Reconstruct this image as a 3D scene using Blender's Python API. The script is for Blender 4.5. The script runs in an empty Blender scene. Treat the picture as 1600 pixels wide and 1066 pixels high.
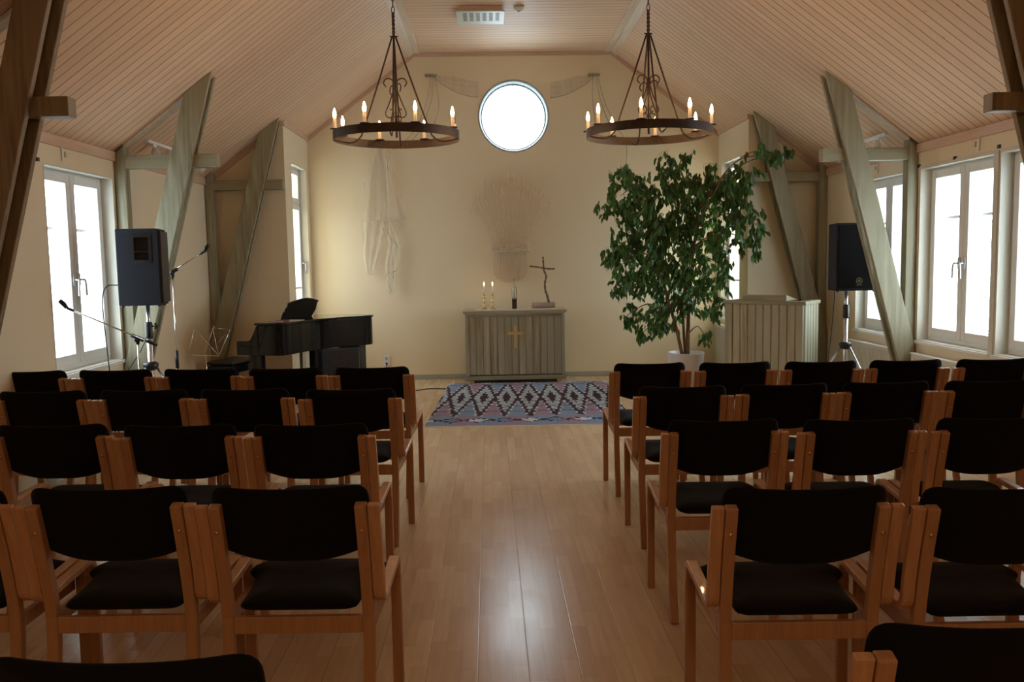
import bpy, bmesh, math, random
from mathutils import Vector, Matrix
PI = math.pi
random.seed(7)
col = bpy.context.scene.collection
scene = bpy.context.scene

# ------------------------------------------------------------------ helpers
def smooth(me, on=True):
    for p in me.polygons: p.use_smooth = on

class MB:
    def __init__(s): s.bm = bmesh.new()
    def face(s, pts):
        vs = [s.bm.verts.new(Vector(p)) for p in pts]
        return s.bm.faces.new(vs)
    def box(s, x0, x1, y0, y1, z0, z1, M=None):
        c = [(x, y, z) for x in (x0, x1) for y in (y0, y1) for z in (z0, z1)]
        if M is not None: c = [M @ Vector(p) for p in c]
        v = [s.bm.verts.new(p) for p in c]
        for f in ((0,1,3,2),(4,6,7,5),(0,4,5,1),(2,3,7,6),(0,2,6,4),(1,5,7,3)):
            s.bm.faces.new([v[i] for i in f])
        return s
    def prism(s, poly, off):
        """poly: list of 3d points (planar), off: extrusion vector"""
        o = Vector(off)
        a = [s.bm.verts.new(Vector(p)) for p in poly]
        b = [s.bm.verts.new(Vector(p)+o) for p in poly]
        n = len(a)
        s.bm.faces.new(a[::-1]); s.bm.faces.new(b)
        for i in range(n):
            s.bm.faces.new([a[i], a[(i+1)%n], b[(i+1)%n], b[i]])
        return s
    def tube(s, pts, r, seg=8, cap=True, M=None):
        pts = [Vector(p) for p in pts]
        if M is not None: pts = [M @ p for p in pts]
        n = len(pts)
        rs = r if isinstance(r, (list, tuple)) else [r]*n
        rings = []
        up = None
        for i, p in enumerate(pts):
            t = (pts[min(i+1, n-1)] - pts[max(i-1, 0)]).normalized()
            if up is None:
                up = Vector((0,0,1)) if abs(t.z) < .9 else Vector((1,0,0))
            side = t.cross(up).normalized()
            if side.length < .5:
                side = t.orthogonal().normalized()
            up = side.cross(t).normalized()
            rings.append([s.bm.verts.new(p + rs[i]*(math.cos(2*PI*k/seg)*side + math.sin(2*PI*k/seg)*up)) for k in range(seg)])
        for a, b in zip(rings, rings[1:]):
            for k in range(seg):
                s.bm.faces.new([a[k], a[(k+1)%seg], b[(k+1)%seg], b[k]])
        if cap:
            s.bm.faces.new(rings[0][::-1]); s.bm.faces.new(rings[-1])
        return s
    def lathe(s, prof, c=(0,0,0), seg=24, M=None, closed=False):
        """prof: list of (r,z)"""
        c = Vector(c)
        rings = []
        for r, z in prof:
            if r < 1e-6:
                p = c + Vector((0,0,z)); rings.append([s.bm.verts.new(M @ p if M else p)])
            else:
                ring = []
                for k in range(seg):
                    p = c + Vector((r*math.cos(2*PI*k/seg), r*math.sin(2*PI*k/seg), z))
                    ring.append(s.bm.verts.new(M @ p if M else p))
                rings.append(ring)
        pairs = list(zip(rings, rings[1:]))
        if closed: pairs.append((rings[-1], rings[0]))
        for a, b in pairs:
            for k in range(seg):
                if len(a) == 1 and len(b) == 1: continue
                if len(a) == 1: s.bm.faces.new([a[0], b[(k+1)%seg], b[k]])
                elif len(b) == 1: s.bm.faces.new([a[k], a[(k+1)%seg], b[0]])
                else: s.bm.faces.new([a[k], a[(k+1)%seg], b[(k+1)%seg], b[k]])
        return s
    def strip(s, path, width_axis, w, th):
        """bent laminated strip: path of points in a plane, width along width_axis"""
        wa = Vector(width_axis).normalized()
        pts = [Vector(p) for p in path]; n = len(pts)
        rings = []
        for i, p in enumerate(pts):
            t = (pts[min(i+1,n-1)] - pts[max(i-1,0)]).normalized()
            nn = t.cross(wa).normalized()
            rings.append([s.bm.verts.new(p + a*wa*w/2 + b*nn*th/2) for a, b in ((-1,-1),(1,-1),(1,1),(-1,1))])
        for a, b in zip(rings, rings[1:]):
            for k in range(4):
                s.bm.faces.new([a[k], a[(k+1)%4], b[(k+1)%4], b[k]])
        s.bm.faces.new(rings[0][::-1]); s.bm.faces.new(rings[-1])
        return s
    def grid(s, f, nu, nv):
        g = [[s.bm.verts.new(Vector(f(i/nu, j/nv))) for j in range(nv+1)] for i in range(nu+1)]
        for i in range(nu):
            for j in range(nv):
                s.bm.faces.new([g[i][j], g[i+1][j], g[i+1][j+1], g[i][j+1]])
        return s
    def make(s, name, m, parent=None, sm=False, bevel=0, kind=None, sub=0, loc=None):
        bmesh.ops.recalc_face_normals(s.bm, faces=s.bm.faces)
        me = bpy.data.meshes.new(name); s.bm.to_mesh(me); s.bm.free()
        if sm: smooth(me)
        o = bpy.data.objects.new(name, me); col.objects.link(o)
        if m is not None: me.materials.append(m)
        if parent is not None: o.parent = parent
        if loc is not None: o.location = loc
        if bevel:
            b = o.modifiers.new('bevel', 'BEVEL'); b.width = bevel; b.segments = 2; b.limit_method = 'ANGLE'
            b.angle_limit = math.radians(40)
        if sub:
            b = o.modifiers.new('sub', 'SUBSURF'); b.levels = sub; b.render_levels = sub
        if kind: o['kind'] = kind
        return o

def tag(o, label, cat, group=None):
    o['label'] = label; o['category'] = cat
    if group: o['group'] = group
    return o
def thing(name, label, cat, loc=(0,0,0), rz=0, group=None):
    o = bpy.data.objects.new(name, None); col.objects.link(o)
    o.location = loc; o.rotation_euler = (0,0,rz); o.empty_display_size = .1
    return tag(o, label, cat, group)
def structure(name, loc=(0,0,0)):
    o = bpy.data.objects.new(name, None); col.objects.link(o); o.location = loc
    o['kind'] = 'structure'; return o
def dup(root, loc, rz, label):
    r = root.copy(); col.objects.link(r); r.location = loc; r.rotation_euler = (0,0,rz); r['label'] = label
    for ch in list(root.children):
        c = ch.copy(); col.objects.link(c); c.parent = r
        for g in list(ch.children):
            d = g.copy(); col.objects.link(d); d.parent = c
    return r
def smoothpath(ctrl, n=8):
    """Catmull-Rom through control points"""
    P = [Vector(p) for p in ctrl]; P = [P[0]*2-P[1]] + P + [P[-1]*2-P[-2]]
    out = []
    for i in range(1, len(P)-2):
        for k in range(n):
            t = k/n
            a, b, c, d = P[i-1], P[i], P[i+1], P[i+2]
            out.append(.5*((2*b) + (c-a)*t + (2*a-5*b+4*c-d)*t*t + (3*b-a-3*c+d)*t**3))
    out.append(P[-2]); return out
def fillet(pts, r, n=5):
    """round the corners of a polyline (3d) with radius-ish r"""
    P = [Vector(p) for p in pts]; out = [P[0]]
    for i in range(1, len(P)-1):
        a = (P[i-1]-P[i]); b = (P[i+1]-P[i])
        d = min(r, a.length*.49, b.length*.49)
        p0 = P[i]+a.normalized()*d; p1 = P[i]+b.normalized()*d
        for k in range(n+1):
            t = k/n
            out.append((1-t)**2*p0 + 2*t*(1-t)*P[i] + t*t*p1)
    out.append(P[-1]); return out

# ------------------------------------------------------------------ materials
def newmat(name):
    m = bpy.data.materials.new(name); m.use_nodes = True
    nt = m.node_tree; b = nt.nodes['Principled BSDF']
    return m, nt, b
def N(nt, t, **k):
    n = nt.nodes.new(t)
    for a, v in k.items():
        if a.startswith('i_'): n.inputs[int(a[2:]) if a[2:].isdigit() else a[2:]].default_value = v
        else: setattr(n, a, v)
    return n
def math_(nt, op, a, b=None, c=None):
    n = nt.nodes.new('ShaderNodeMath'); n.operation = op
    for i, v in enumerate((a, b, c)):
        if v is None: continue
        if isinstance(v, (int, float)): n.inputs[i].default_value = v
        else: nt.links.new(v, n.inputs[i])
    return n.outputs[0]
def mix(nt, fac, a, b, mode='MIX'):
    n = nt.nodes.new('ShaderNodeMix'); n.data_type = 'RGBA'; n.blend_type = mode
    for idx, v in ((0, fac), (6, a), (7, b)):
        if isinstance(v, (int, float)): n.inputs[idx].default_value = v
        elif isinstance(v, tuple): n.inputs[idx].default_value = (*v[:3], 1)
        else: nt.links.new(v, n.inputs[idx])
    return n.outputs[2]
def coords(nt, scale=(1,1,1), rot=(0,0,0), loc=(.371,.213,.537)):
    tc = nt.nodes.new('ShaderNodeTexCoord'); mp = nt.nodes.new('ShaderNodeMapping')
    mp.inputs['Scale'].default_value = scale; mp.inputs['Rotation'].default_value = rot; mp.inputs['Location'].default_value = loc
    nt.links.new(tc.outputs['Object'], mp.inputs['Vector']); return mp.outputs[0]
def noise(nt, vec, scale=5, detail=3, rough=.5):
    n = N(nt, 'ShaderNodeTexNoise'); n.inputs['Scale'].default_value = scale
    n.inputs['Detail'].default_value = detail; n.inputs['Roughness'].default_value = rough
    nt.links.new(vec, n.inputs['Vector']); return n.outputs[0]
def ramp(nt, f, lo, hi):
    n = nt.nodes.new('ShaderNodeMapRange'); n.inputs[1].default_value = lo; n.inputs[2].default_value = hi
    nt.links.new(f, n.inputs[0]); return n.outputs[0]
def bump(nt, b, h, strength=.2, dist=.01):
    n = nt.nodes.new('ShaderNodeBump'); n.inputs['Strength'].default_value = strength; n.inputs['Distance'].default_value = dist
    nt.links.new(h, n.inputs['Height']); nt.links.new(n.outputs[0], b.inputs['Normal'])

def plain(name, c, rough=.5, metal=0, var=.06, nscale=20, bumpv=0, emit=None, estr=0, **kw):
    m, nt, b = newmat(name)
    f = noise(nt, coords(nt), nscale, 3)
    dark = tuple(x*(1-var*2) for x in c)
    nt.links.new(mix(nt, f, dark, tuple(min(1, x*(1+var*.6)) for x in c)), b.inputs['Base Color'])
    b.inputs['Roughness'].default_value = rough; b.inputs['Metallic'].default_value = metal
    if bumpv: bump(nt, b, f, bumpv, .004)
    if emit: b.inputs['Emission Color'].default_value = (*emit, 1); b.inputs['Emission Strength'].default_value = estr
    for k, v in kw.items(): b.inputs[k.replace('_', ' ')].default_value = v
    return m
def wood(name, c1, c2, grain=(40, 40, 2.2), rough=.45, bumpv=.15, c3=None, coat=0):
    m, nt, b = newmat(name)
    v = coords(nt, grain)
    f = noise(nt, v, 1.0, 5, .6)
    g = noise(nt, coords(nt, (grain[0]*.15, grain[1]*.15, grain[2]*.25)), 1.0, 2)
    cc = mix(nt, ramp(nt, f, .35, .68), c1, c2)
    if c3: cc = mix(nt, ramp(nt, g, .4, .65), cc, c3)
    nt.links.new(cc, b.inputs['Base Color'])
    b.inputs['Roughness'].default_value = rough
    b.inputs['Coat Weight'].default_value = coat
    if bumpv: bump(nt, b, f, bumpv, .002)
    return m

M = {}
# wall plaster
m, nt, b = newmat('cream_plaster')
f = noise(nt, coords(nt), 1.3, 2); f2 = noise(nt, coords(nt), 160, 2)
nt.links.new(mix(nt, f, (.79, .67, .47), (.84, .725, .52)), b.inputs['Base Color']); b.inputs['Roughness'].default_value = .75
bump(nt, b, f2, .08, .002); M['wall'] = m
# ceiling boards : grooves at constant y
def boardmat(name, c1, c2, groove, pitch=.1115):
    m, nt, b = newmat(name)
    tc = nt.nodes.new('ShaderNodeTexCoord'); sp = nt.nodes.new('ShaderNodeSeparateXYZ')
    nt.links.new(tc.outputs['Object'], sp.inputs[0])
    yy = math_(nt, 'DIVIDE', sp.outputs[1], pitch)
    fr = math_(nt, 'FRACT', yy); fl = math_(nt, 'FLOOR', yy)
    d = math_(nt, 'ABSOLUTE', math_(nt, 'SUBTRACT', fr, .5))
    line = ramp(nt, d, .44, .485)
    wn = nt.nodes.new('ShaderNodeTexWhiteNoise'); wn.noise_dimensions = '1D'; nt.links.new(fl, wn.inputs['W'])
    cb = nt.nodes.new('ShaderNodeCombineXYZ'); nt.links.new(math_(nt, 'MULTIPLY', fl, 3.7), cb.inputs[2])
    va = nt.nodes.new('ShaderNodeVectorMath'); nt.links.new(coords(nt, (1.6, 34, 1.6)), va.inputs[0]); nt.links.new(cb.outputs[0], va.inputs[1])
    g = noise(nt, va.outputs[0], 1.0, 4, .6)
    cc = mix(nt, ramp(nt, g, .3, .7), c1, c2)
    cc = mix(nt, math_(nt, 'MULTIPLY', wn.outputs[0], .28), cc, tuple(x*.72 for x in c1))
    vo = nt.nodes.new('ShaderNodeTexVoronoi'); vo.inputs['Scale'].default_value = 3.2; nt.links.new(coords(nt, (1, 1.0, 1)), vo.inputs['Vector'])
    knot = ramp(nt, vo.outputs['Distance'], .055, .02)
    cc = mix(nt, math_(nt, 'MULTIPLY', knot, .45), cc, (.22, .10, .04))
    cc = mix(nt, line, cc, groove)
    nt.links.new(cc, b.inputs['Base Color']); b.inputs['Roughness'].default_value = .55
    bump(nt, b, math_(nt, 'MULTIPLY', line, -1.0), .7, .008)
    return m
M['ceiling'] = boardmat('ceiling_boards', (.77, .53, .345), (.84, .60, .415), (.34, .17, .075))
M['trim'] = wood('pink_pine_trim', (.62, .42, .30), (.70, .49, .36), (3, 3, 60), .5, .05)
M['bend'] = wood('whitewashed_bend_board', (.66, .53, .40), (.76, .64, .50), (20, 1.5, 20), .55, .05)
M['timber'] = wood('grey_green_timber', (.20, .185, .115), (.40, .375, .26), (26, 26, 1.6), .6, .3, (.31, .28, .18))
M['timber_h'] = wood('grey_green_timber_horizontal', (.20, .185, .115), (.39, .365, .25), (1.6, 26, 26), .6, .3, (.31, .28, .18))
M['rafterwood'] = wood('whitewashed_rafter', (.52, .42, .31), (.64, .54, .42), (26, 26, 3), .6, .1)
M['timber_panel'] = wood('grey_green_boards', (.25, .21, .12), (.52, .47, .33), (22, 22, 1.1), .5, .2, (.38, .36, .26))
M['timber_warm_shade'] = wood('warm_shaded_green_timber', (.17, .115, .055), (.32, .235, .125), (26, 26, 1.6), .55, .3, (.24, .17, .09))  # same grey-green timber, with shade and warm light put into its colour
M['beech'] = wood('lacquered_beech', (.36, .165, .07), (.47, .24, .11), (60, 60, 4), .35, .06, (.41, .20, .088), .15)
M['lam'] = wood('laminated_beech', (.44, .21, .09), (.58, .31, .15), (60, 30, 4), .33, .06, (.53, .27, .125), .2)
M['fabric'] = plain('black_wool_fabric', (.0065, .0048, .0045), .92, 0, .15, 400, .35)
M['fabric'].node_tree.nodes['Principled BSDF'].inputs['Sheen Weight'].default_value = .05
M['fabric'].node_tree.nodes['Principled BSDF'].inputs['Sheen Roughness'].default_value = .45
M['fabric'].node_tree.nodes['Principled BSDF'].inputs['Specular IOR Level'].default_value = .12
M['white'] = plain('white_window_paint', (.84, .84, .82), .4, 0, .03)
M['ringshade'] = plain('shaded_white_ring_paint', (.30, .34, .36), .45, 0, .03)  # white ring of the round window, its grey shading put into the colour
M['offwhite'] = plain('off_white_paint', (.70, .67, .58), .5, 0, .04)
M['base'] = plain('grey_green_paint', (.42, .43, .36), .5, 0, .05)
M['black'] = plain('black_plastic', (.012, .012, .014), .4, 0, .1)
M['blackgloss'] = plain('black_piano_lacquer', (.008, .008, .010), .07, 0, .05, 5)
M['spk'] = plain('charcoal_carpeted_cabinet', (.036, .039, .050), .8, 0, .2, 300, .3)
M['grille'] = plain('black_speaker_grille', (.010, .010, .013), .6, 0, .3, 500, .3)
for k_ in ('spk', 'grille'): M[k_].node_tree.nodes['Principled BSDF'].inputs['Specular IOR Level'].default_value = .12
M['steel'] = plain('brushed_aluminium', (.72, .74, .77), .3, .9, .05)
M['chrome'] = plain('chrome', (.8, .8, .8), .15, 1, .02)
M['iron'] = plain('wrought_iron', (.085, .058, .042), .5, .5, .25, 40, .3)  # iron colour lightened to hold the glare around the bulbs
M['brass'] = plain('polished_brass', (.70, .48, .18), .25, 1, .08)
M['bulb'] = plain('lit_candle_bulb', (1, .85, .6), .3, 0, .01, 5, 0, (1, .58, .25), 140)
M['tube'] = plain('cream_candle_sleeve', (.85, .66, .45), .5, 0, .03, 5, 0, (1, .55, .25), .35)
M['flame'] = plain('candle_flame', (1, .8, .4), .5, 0, .01, 5, 0, (1, .66, .28), 30)
M['wax'] = plain('white_wax', (.86, .84, .78), .4, 0, .02)
M['pot'] = plain('white_glazed_pot', (.74, .72, .74), .3, 0, .02)
M['soil'] = plain('dark_soil', (.03, .02, .012), .95, 0, .4, 60, .6)
M['bark'] = wood('smooth_brown_bark', (.16, .09, .05), (.28, .17, .10), (30, 30, 5), .75, .3)
M['birch'] = wood('birch_log_bark', (.13, .065, .045), (.26, .14, .10), (7, 10, 10), .8, .5, (.66, .55, .48))
M['stick'] = wood('weathered_branch', (.14, .085, .06), (.26, .16, .11), (30, 30, 6), .8, .5)
M['crosswood'] = wood('pale_birch_cross', (.55, .38, .16), (.66, .47, .22), (40, 40, 3), .45, .05)
M['straw'] = wood('pale_straw', (.52, .37, .24), (.78, .62, .45), (60, 60, 5), .7, .1)
M['straw2'] = wood('twisted_straw_binding', (.55, .40, .27), (.84, .70, .53), (40, 40, 40), .7, .4)
M['runner'] = plain('cream_linen', (.75, .72, .62), .8, 0, .05, 100, .2)
M['paper'] = plain('printed_paper', (.62, .57, .50), .7, 0, .08, 40)
M['vent'] = plain('pale_green_vent_metal', (.62, .66, .56), .4, 0, .04)
M['slot'] = plain('dark_vent_opening', (.10, .07, .04), .8)
M['snow'] = plain('snowy_ground', (.82, .85, .88), .8, 0, .05, .3, 0)
M['treebark'] = plain('dark_tree_bark', (.16, .15, .14), .8, 0, .2, 5)
M['rubber'] = plain('black_rubber', (.015, .015, .015), .6, 0, .1)
# leaves
m, nt, b = newmat('ficus_leaf')
oi = noise(nt, coords(nt), 9, 2)
geo = nt.nodes.new('ShaderNodeNewGeometry')
cc = mix(nt, ramp(nt, geo.outputs['Random Per Island'], 0, 1), (.032, .095, .022), (.11, .25, .055))
cc = mix(nt, math_(nt, 'MULTIPLY', oi, .4), cc, (.03, .09, .03))
nt.links.new(cc, b.inputs['Base Color']); b.inputs['Roughness'].default_value = .32
tr = nt.nodes.new('ShaderNodeBsdfTranslucent'); tr.inputs[0].default_value = (.10, .26, .04, 1)
mx = nt.nodes.new('ShaderNodeMixShader'); mx.inputs[0].default_value = .22
out = nt.nodes['Material Output']
nt.links.new(b.outputs[0], mx.inputs[1]); nt.links.new(tr.outputs[0], mx.inputs[2]); nt.links.new(mx.outputs[0], out.inputs[0])
M['leaf'] = m
# window glass: mostly transparent, a little gloss
def glass(name, gl=.06, tint=(.97, .99, .99)):
    m = bpy.data.materials.new(name); m.use_nodes = True; nt = m.node_tree
    nt.nodes.remove(nt.nodes['Principled BSDF']); out = nt.nodes['Material Output']
    t = nt.nodes.new('ShaderNodeBsdfTransparent'); t.inputs[0].default_value = (*tint, 1)
    g = nt.nodes.new('ShaderNodeBsdfGlossy'); g.inputs['Roughness'].default_value = .03
    lw = nt.nodes.new('ShaderNodeLayerWeight'); lw.inputs[0].default_value = .25
    x = nt.nodes.new('ShaderNodeMixShader')
    nt.links.new(math_(nt, 'MULTIPLY', lw.outputs['Fresnel'], gl*6), x.inputs[0])
    nt.links.new(t.outputs[0], x.inputs[1]); nt.links.new(g.outputs[0], x.inputs[2]); nt.links.new(x.outputs[0], out.inputs[0])
    return m
M['glass'] = glass('window_glass', .03)
M['bottle'] = glass('clear_bottle_glass', .3, (.93, .95, .93))
# sheer net
def sheer(name, c, op):
    m = bpy.data.materials.new(name); m.use_nodes = True; nt = m.node_tree
    b = nt.nodes['Principled BSDF']; out = nt.nodes['Material Output']
    b.inputs['Base Color'].default_value = (*c, 1); b.inputs['Roughness'].default_value = .9
    t = nt.nodes.new('ShaderNodeBsdfTransparent'); x = nt.nodes.new('ShaderNodeMixShader')
    f = noise(nt, coords(nt, (30, 30, 1.5)), 1, 3)
    nt.links.new(math_(nt, 'MULTIPLY_ADD', f, .35, op-.17), x.inputs[0])
    nt.links.new(t.outputs[0], x.inputs[1]); nt.links.new(b.outputs[0], x.inputs[2]); nt.links.new(x.outputs[0], out.inputs[0])
    return m
M['net'] = sheer('sheer_white_net', (.64, .56, .46), .32)
M['netfine'] = sheer('very_sheer_net', (.62, .54, .42), .22)
M['netdark'] = sheer('sheer_net_strands', (.45, .38, .28), .6)
# floor : maple strip parquet, strips along y
m, nt, b = newmat('maple_parquet')
tc = nt.nodes.new('ShaderNodeTexCoord'); mp = nt.nodes.new('ShaderNodeMapping')
mp.inputs['Rotation'].default_value = (0, 0, PI/2); nt.links.new(tc.outputs['Object'], mp.inputs['Vector'])
sp = nt.nodes.new('ShaderNodeSeparateXYZ'); nt.links.new(tc.outputs['Object'], sp.inputs[0])
rowf = math_(nt, 'DIVIDE', math_(nt, 'ADD', sp.outputs[0], 20.04), .06667)
row = math_(nt, 'FLOOR', rowf)
w1 = nt.nodes.new('ShaderNodeTexWhiteNoise'); w1.noise_dimensions = '1D'; nt.links.new(row, w1.inputs['W'])
colf = math_(nt, 'ADD', math_(nt, 'DIVIDE', sp.outputs[1], .46), math_(nt, 'MULTIPLY', w1.outputs[0], 7.0))
cv = nt.nodes.new('ShaderNodeCombineXYZ'); nt.links.new(row, cv.inputs[0]); nt.links.new(math_(nt, 'FLOOR', colf), cv.inputs[1])
w2 = nt.nodes.new('ShaderNodeTexWhiteNoise'); w2.noise_dimensions = '2D'; nt.links.new(cv.outputs[0], w2.inputs['Vector'])
strip = mix(nt, w2.outputs[0], (.61, .425, .26), (.74, .55, .36))
def edge_(f, lo): return ramp(nt, math_(nt, 'ABSOLUTE', math_(nt, 'SUBTRACT', math_(nt, 'FRACT', f), .5)), lo, .5)
strip = mix(nt, math_(nt, 'MULTIPLY', edge_(rowf, .48), .4), strip, (.36, .22, .11))
strip = mix(nt, math_(nt, 'MULTIPLY', edge_(colf, .494), .45), strip, (.36, .22, .11))
fr = math_(nt, 'FRACT', math_(nt, 'DIVIDE', math_(nt, 'ADD', sp.outputs[0], 20.04), .2))
seam = ramp(nt, math_(nt, 'ABSOLUTE', math_(nt, 'SUBTRACT', fr, .5)), .486, .497)
g = noise(nt, coords(nt, (45, 2.2, 45)), 1, 4, .6); g2 = noise(nt, coords(nt), 1.2, 3)
cc = mix(nt, math_(nt, 'MULTIPLY', ramp(nt, g, .4, .75), .35), strip, (.44, .26, .12))
cc = mix(nt, math_(nt, 'MULTIPLY', ramp(nt, g2, .4, .7), .25), cc, (.58, .38, .22))
cc = mix(nt, math_(nt, 'MULTIPLY', seam, .55), cc, (.26, .15, .08))
nt.links.new(cc, b.inputs['Base Color'])
nt.links.new(math_(nt, 'MULTIPLY_ADD', noise(nt, coords(nt, (6, 3, 6)), 1, 4), .12, .17), b.inputs['Roughness'])
wv = noise(nt, coords(nt, (8, 2, 8)), 1, 3)
bump(nt, b, math_(nt, 'ADD', math_(nt, 'MULTIPLY', wv, .25), math_(nt, 'MULTIPLY', seam, -.6)), .12, .004)
M['floor'] = m
# rug
def rugmat():
    m, nt, b = newmat('lozenge_pile_rug')
    tc = nt.nodes.new('ShaderNodeTexCoord')
    nz = nt.nodes.new('ShaderNodeTexNoise'); nz.inputs['Scale'].default_value = 26; nt.links.new(tc.outputs['Object'], nz.inputs['Vector'])
    off = nt.nodes.new('ShaderNodeVectorMath'); off.operation = 'MULTIPLY_ADD'
    nt.links.new(nz.outputs['Color'], off.inputs[0]); off.inputs[1].default_value = (.07, .15, 0); off.inputs[2].default_value = (-.035, -.075, 0)
    ad = nt.nodes.new('ShaderNodeVectorMath'); nt.links.new(off.outputs[0], ad.inputs[0]); nt.links.new(tc.outputs['Object'], ad.inputs[1])
    # knotted blocks
    sn = nt.nodes.new('ShaderNodeVectorMath'); sn.operation = 'SNAP'; nt.links.new(ad.outputs[0], sn.inputs[0]); sn.inputs[1].default_value = (.02, .045, 1)
    sp = nt.nodes.new('ShaderNodeSeparateXYZ'); nt.links.new(sn.outputs[0], sp.inputs[0])
    X, Y = sp.outputs[0], sp.outputs[1]
    Wc = .262
    def cell(x, shift=0.0):
        q = math_(nt, 'ADD', math_(nt, 'DIVIDE', x, Wc), 10.5+shift)
        return math_(nt, 'MULTIPLY', math_(nt, 'SUBTRACT', math_(nt, 'FRACT', q), .5), 2.0), math_(nt, 'FLOOR', q)
    fx, ci = cell(X); ax = math_(nt, 'ABSOLUTE', fx)
    # main lozenges, half length 1.02 around y=.14
    ay = math_(nt, 'ABSOLUTE', math_(nt, 'DIVIDE', math_(nt, 'SUBTRACT', Y, .20), 1.19))
    d = math_(nt, 'ADD', ax, ay)
    brown = (.06, .018, .02); pale = (.72, .76, .82); blue = (.26, .35, .50); mauve = (.40, .27, .37); grey = (.29, .38, .46)
    par = math_(nt, 'MODULO', ci, 2.0)
    outside = mix(nt, par, blue, mauve)
    # outside belongs to shifted cells
    fx2, ci2 = cell(X, .5); par2 = math_(nt, 'MODULO', ci2, 2.0)
    outside = mix(nt, math_(nt, 'GREATER_THAN', math_(nt, 'MODULO', math_(nt, 'ADD', ci2, math_(nt, 'GREATER_THAN', Y, .20)), 2.0), .5), blue, mauve)
    inside = mix(nt, ramp(nt, d, .25, .8), pale, grey)
    inside = mix(nt, math_(nt, 'LESS_THAN', d, .40), inside, brown)
    cc = mix(nt, math_(nt, 'GREATER_THAN', d, 1.0), inside, outside)
    e = math_(nt, 'ABSOLUTE', math_(nt, 'SUBTRACT', d, 1.0))
    cc = mix(nt, math_(nt, 'LESS_THAN', e, .24), cc, pale)
    cc = mix(nt, math_(nt, 'LESS_THAN', e, .16), cc, brown)
    # border of small lozenges at the near end
    def border(cc, y0, half):
        by = math_(nt, 'ABSOLUTE', math_(nt, 'DIVIDE', math_(nt, 'SUBTRACT', Y, y0), half))
        inb = math_(nt, 'LESS_THAN', by, 1.9)
        d2 = math_(nt, 'ADD', ax, by)
        bc = mix(nt, math_(nt, 'GREATER_THAN', d2, 1.0), mix(nt, par, pale, (.20, .30, .45)), mix(nt, par2, mauve, blue))
        bc = mix(nt, math_(nt, 'LESS_THAN', math_(nt, 'ABSOLUTE', math_(nt, 'SUBTRACT', d2, 1.0)), .17), bc, brown)
        return mix(nt, inb, cc, bc)
    cc = border(cc, -1.235, .11); cc = border(cc, 1.41, .10)
    # woven bands across
    ln = math_(nt, 'FRACT', math_(nt, 'MULTIPLY', math_(nt, 'ADD', Y, 3.0), 3.1))
    cc = mix(nt, math_(nt, 'MULTIPLY', math_(nt, 'LESS_THAN', ln, .07), .55), cc, brown)
    sc_ = nt.nodes.new('ShaderNodeTexNoise'); sc_.inputs['Scale'].default_value = 60; nt.links.new(tc.outputs['Object'], sc_.inputs['Vector'])
    cc = mix(nt, math_(nt, 'MULTIPLY', sc_.outputs[0], .3), cc, tuple(x*.6 for x in grey))
    nt.links.new(cc, b.inputs['Base Color']); b.inputs['Roughness'].default_value = .95
    b.inputs['Specular IOR Level'].default_value = .05
    bump(nt, b, noise(nt, coords(nt), 220, 2), .8, .008)
    return m
M['rug'] = rugmat()

# ------------------------------------------------------------------ room shell
W, Y1, Y2, Y0 = 3.629, 10.4725, 11.84, -2.6
NX = 2.743; WT = .30
CE, CT, CS = 2.60, 4.33, .7431             # eave height, flat height, slope
CX = W - (CT-CE)/CS                         # half width of flat ceiling
def roof(x): return min(CT, CE + (W-abs(x))*CS)

MB().box(-W-WT, W+WT, Y0-WT, Y2+WT, -.15, 0).make('floor', M['floor'], kind='structure')
# ceiling: folded slab
prof = [(-W-.02, roof(W)-.02*CS), (-CX, CT), (CX, CT), (W+.02, roof(W)-.02*CS)]
poly = [(x, Y0-.1, z) for x, z in prof] + [(W+.02, Y0-.1, CE+.12), (CX+.04, Y0-.1, CT+.14), (-CX-.04, Y0-.1, CT+.14), (-W-.02, Y0-.1, CE+.12)]
MB().prism(poly, (0, Y2-Y0+.3, 0)).make('ceiling', M['ceiling'], kind='structure')

def cut(o, cutters):
    bm = bmesh.new()
    me = bpy.data.meshes.new('c')
    cutters.bm.normal_update(); bmesh.ops.recalc_face_normals(cutters.bm, faces=cutters.bm.faces)
    cutters.bm.to_mesh(me); cutters.bm.free(); bm.free()
    c = bpy.data.objects.new('c', me); col.objects.link(c); c.parent = o.parent
    md = o.modifiers.new('b', 'BOOLEAN'); md.operation = 'DIFFERENCE'; md.object = c; md.solver = 'EXACT'
    dg = bpy.context.evaluated_depsgraph_get(); dg.update()
    nm = bpy.data.meshes.new_from_object(o.evaluated_get(dg))
    o.modifiers.clear(); o.data = nm
    bpy.data.objects.remove(c); bpy.data.meshes.remove(me)

SIDE = {  # side: list of (y0,y1) double windows
    -1: [(6.60, 7.80)],
     1: [(6.875, 8.07), (8.32, 9.46), (5.60, 6.80)]}
WZ0, WZ1 = .775, 2.372
for sd, nm in ((-1, 'wall_left'), (1, 'wall_right')):
    x0, x1 = sorted((sd*W, sd*(W+WT)))
    o = MB().box(x0, x1, Y0, Y1+.2, -.02, CE+.05).make(nm, M['wall'], kind='structure')
    c = MB()
    for a, b_ in SIDE[sd]: c.box(x0-.1, x1+.1, a, b_, WZ0, WZ1)
    cut(o, c)
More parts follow.
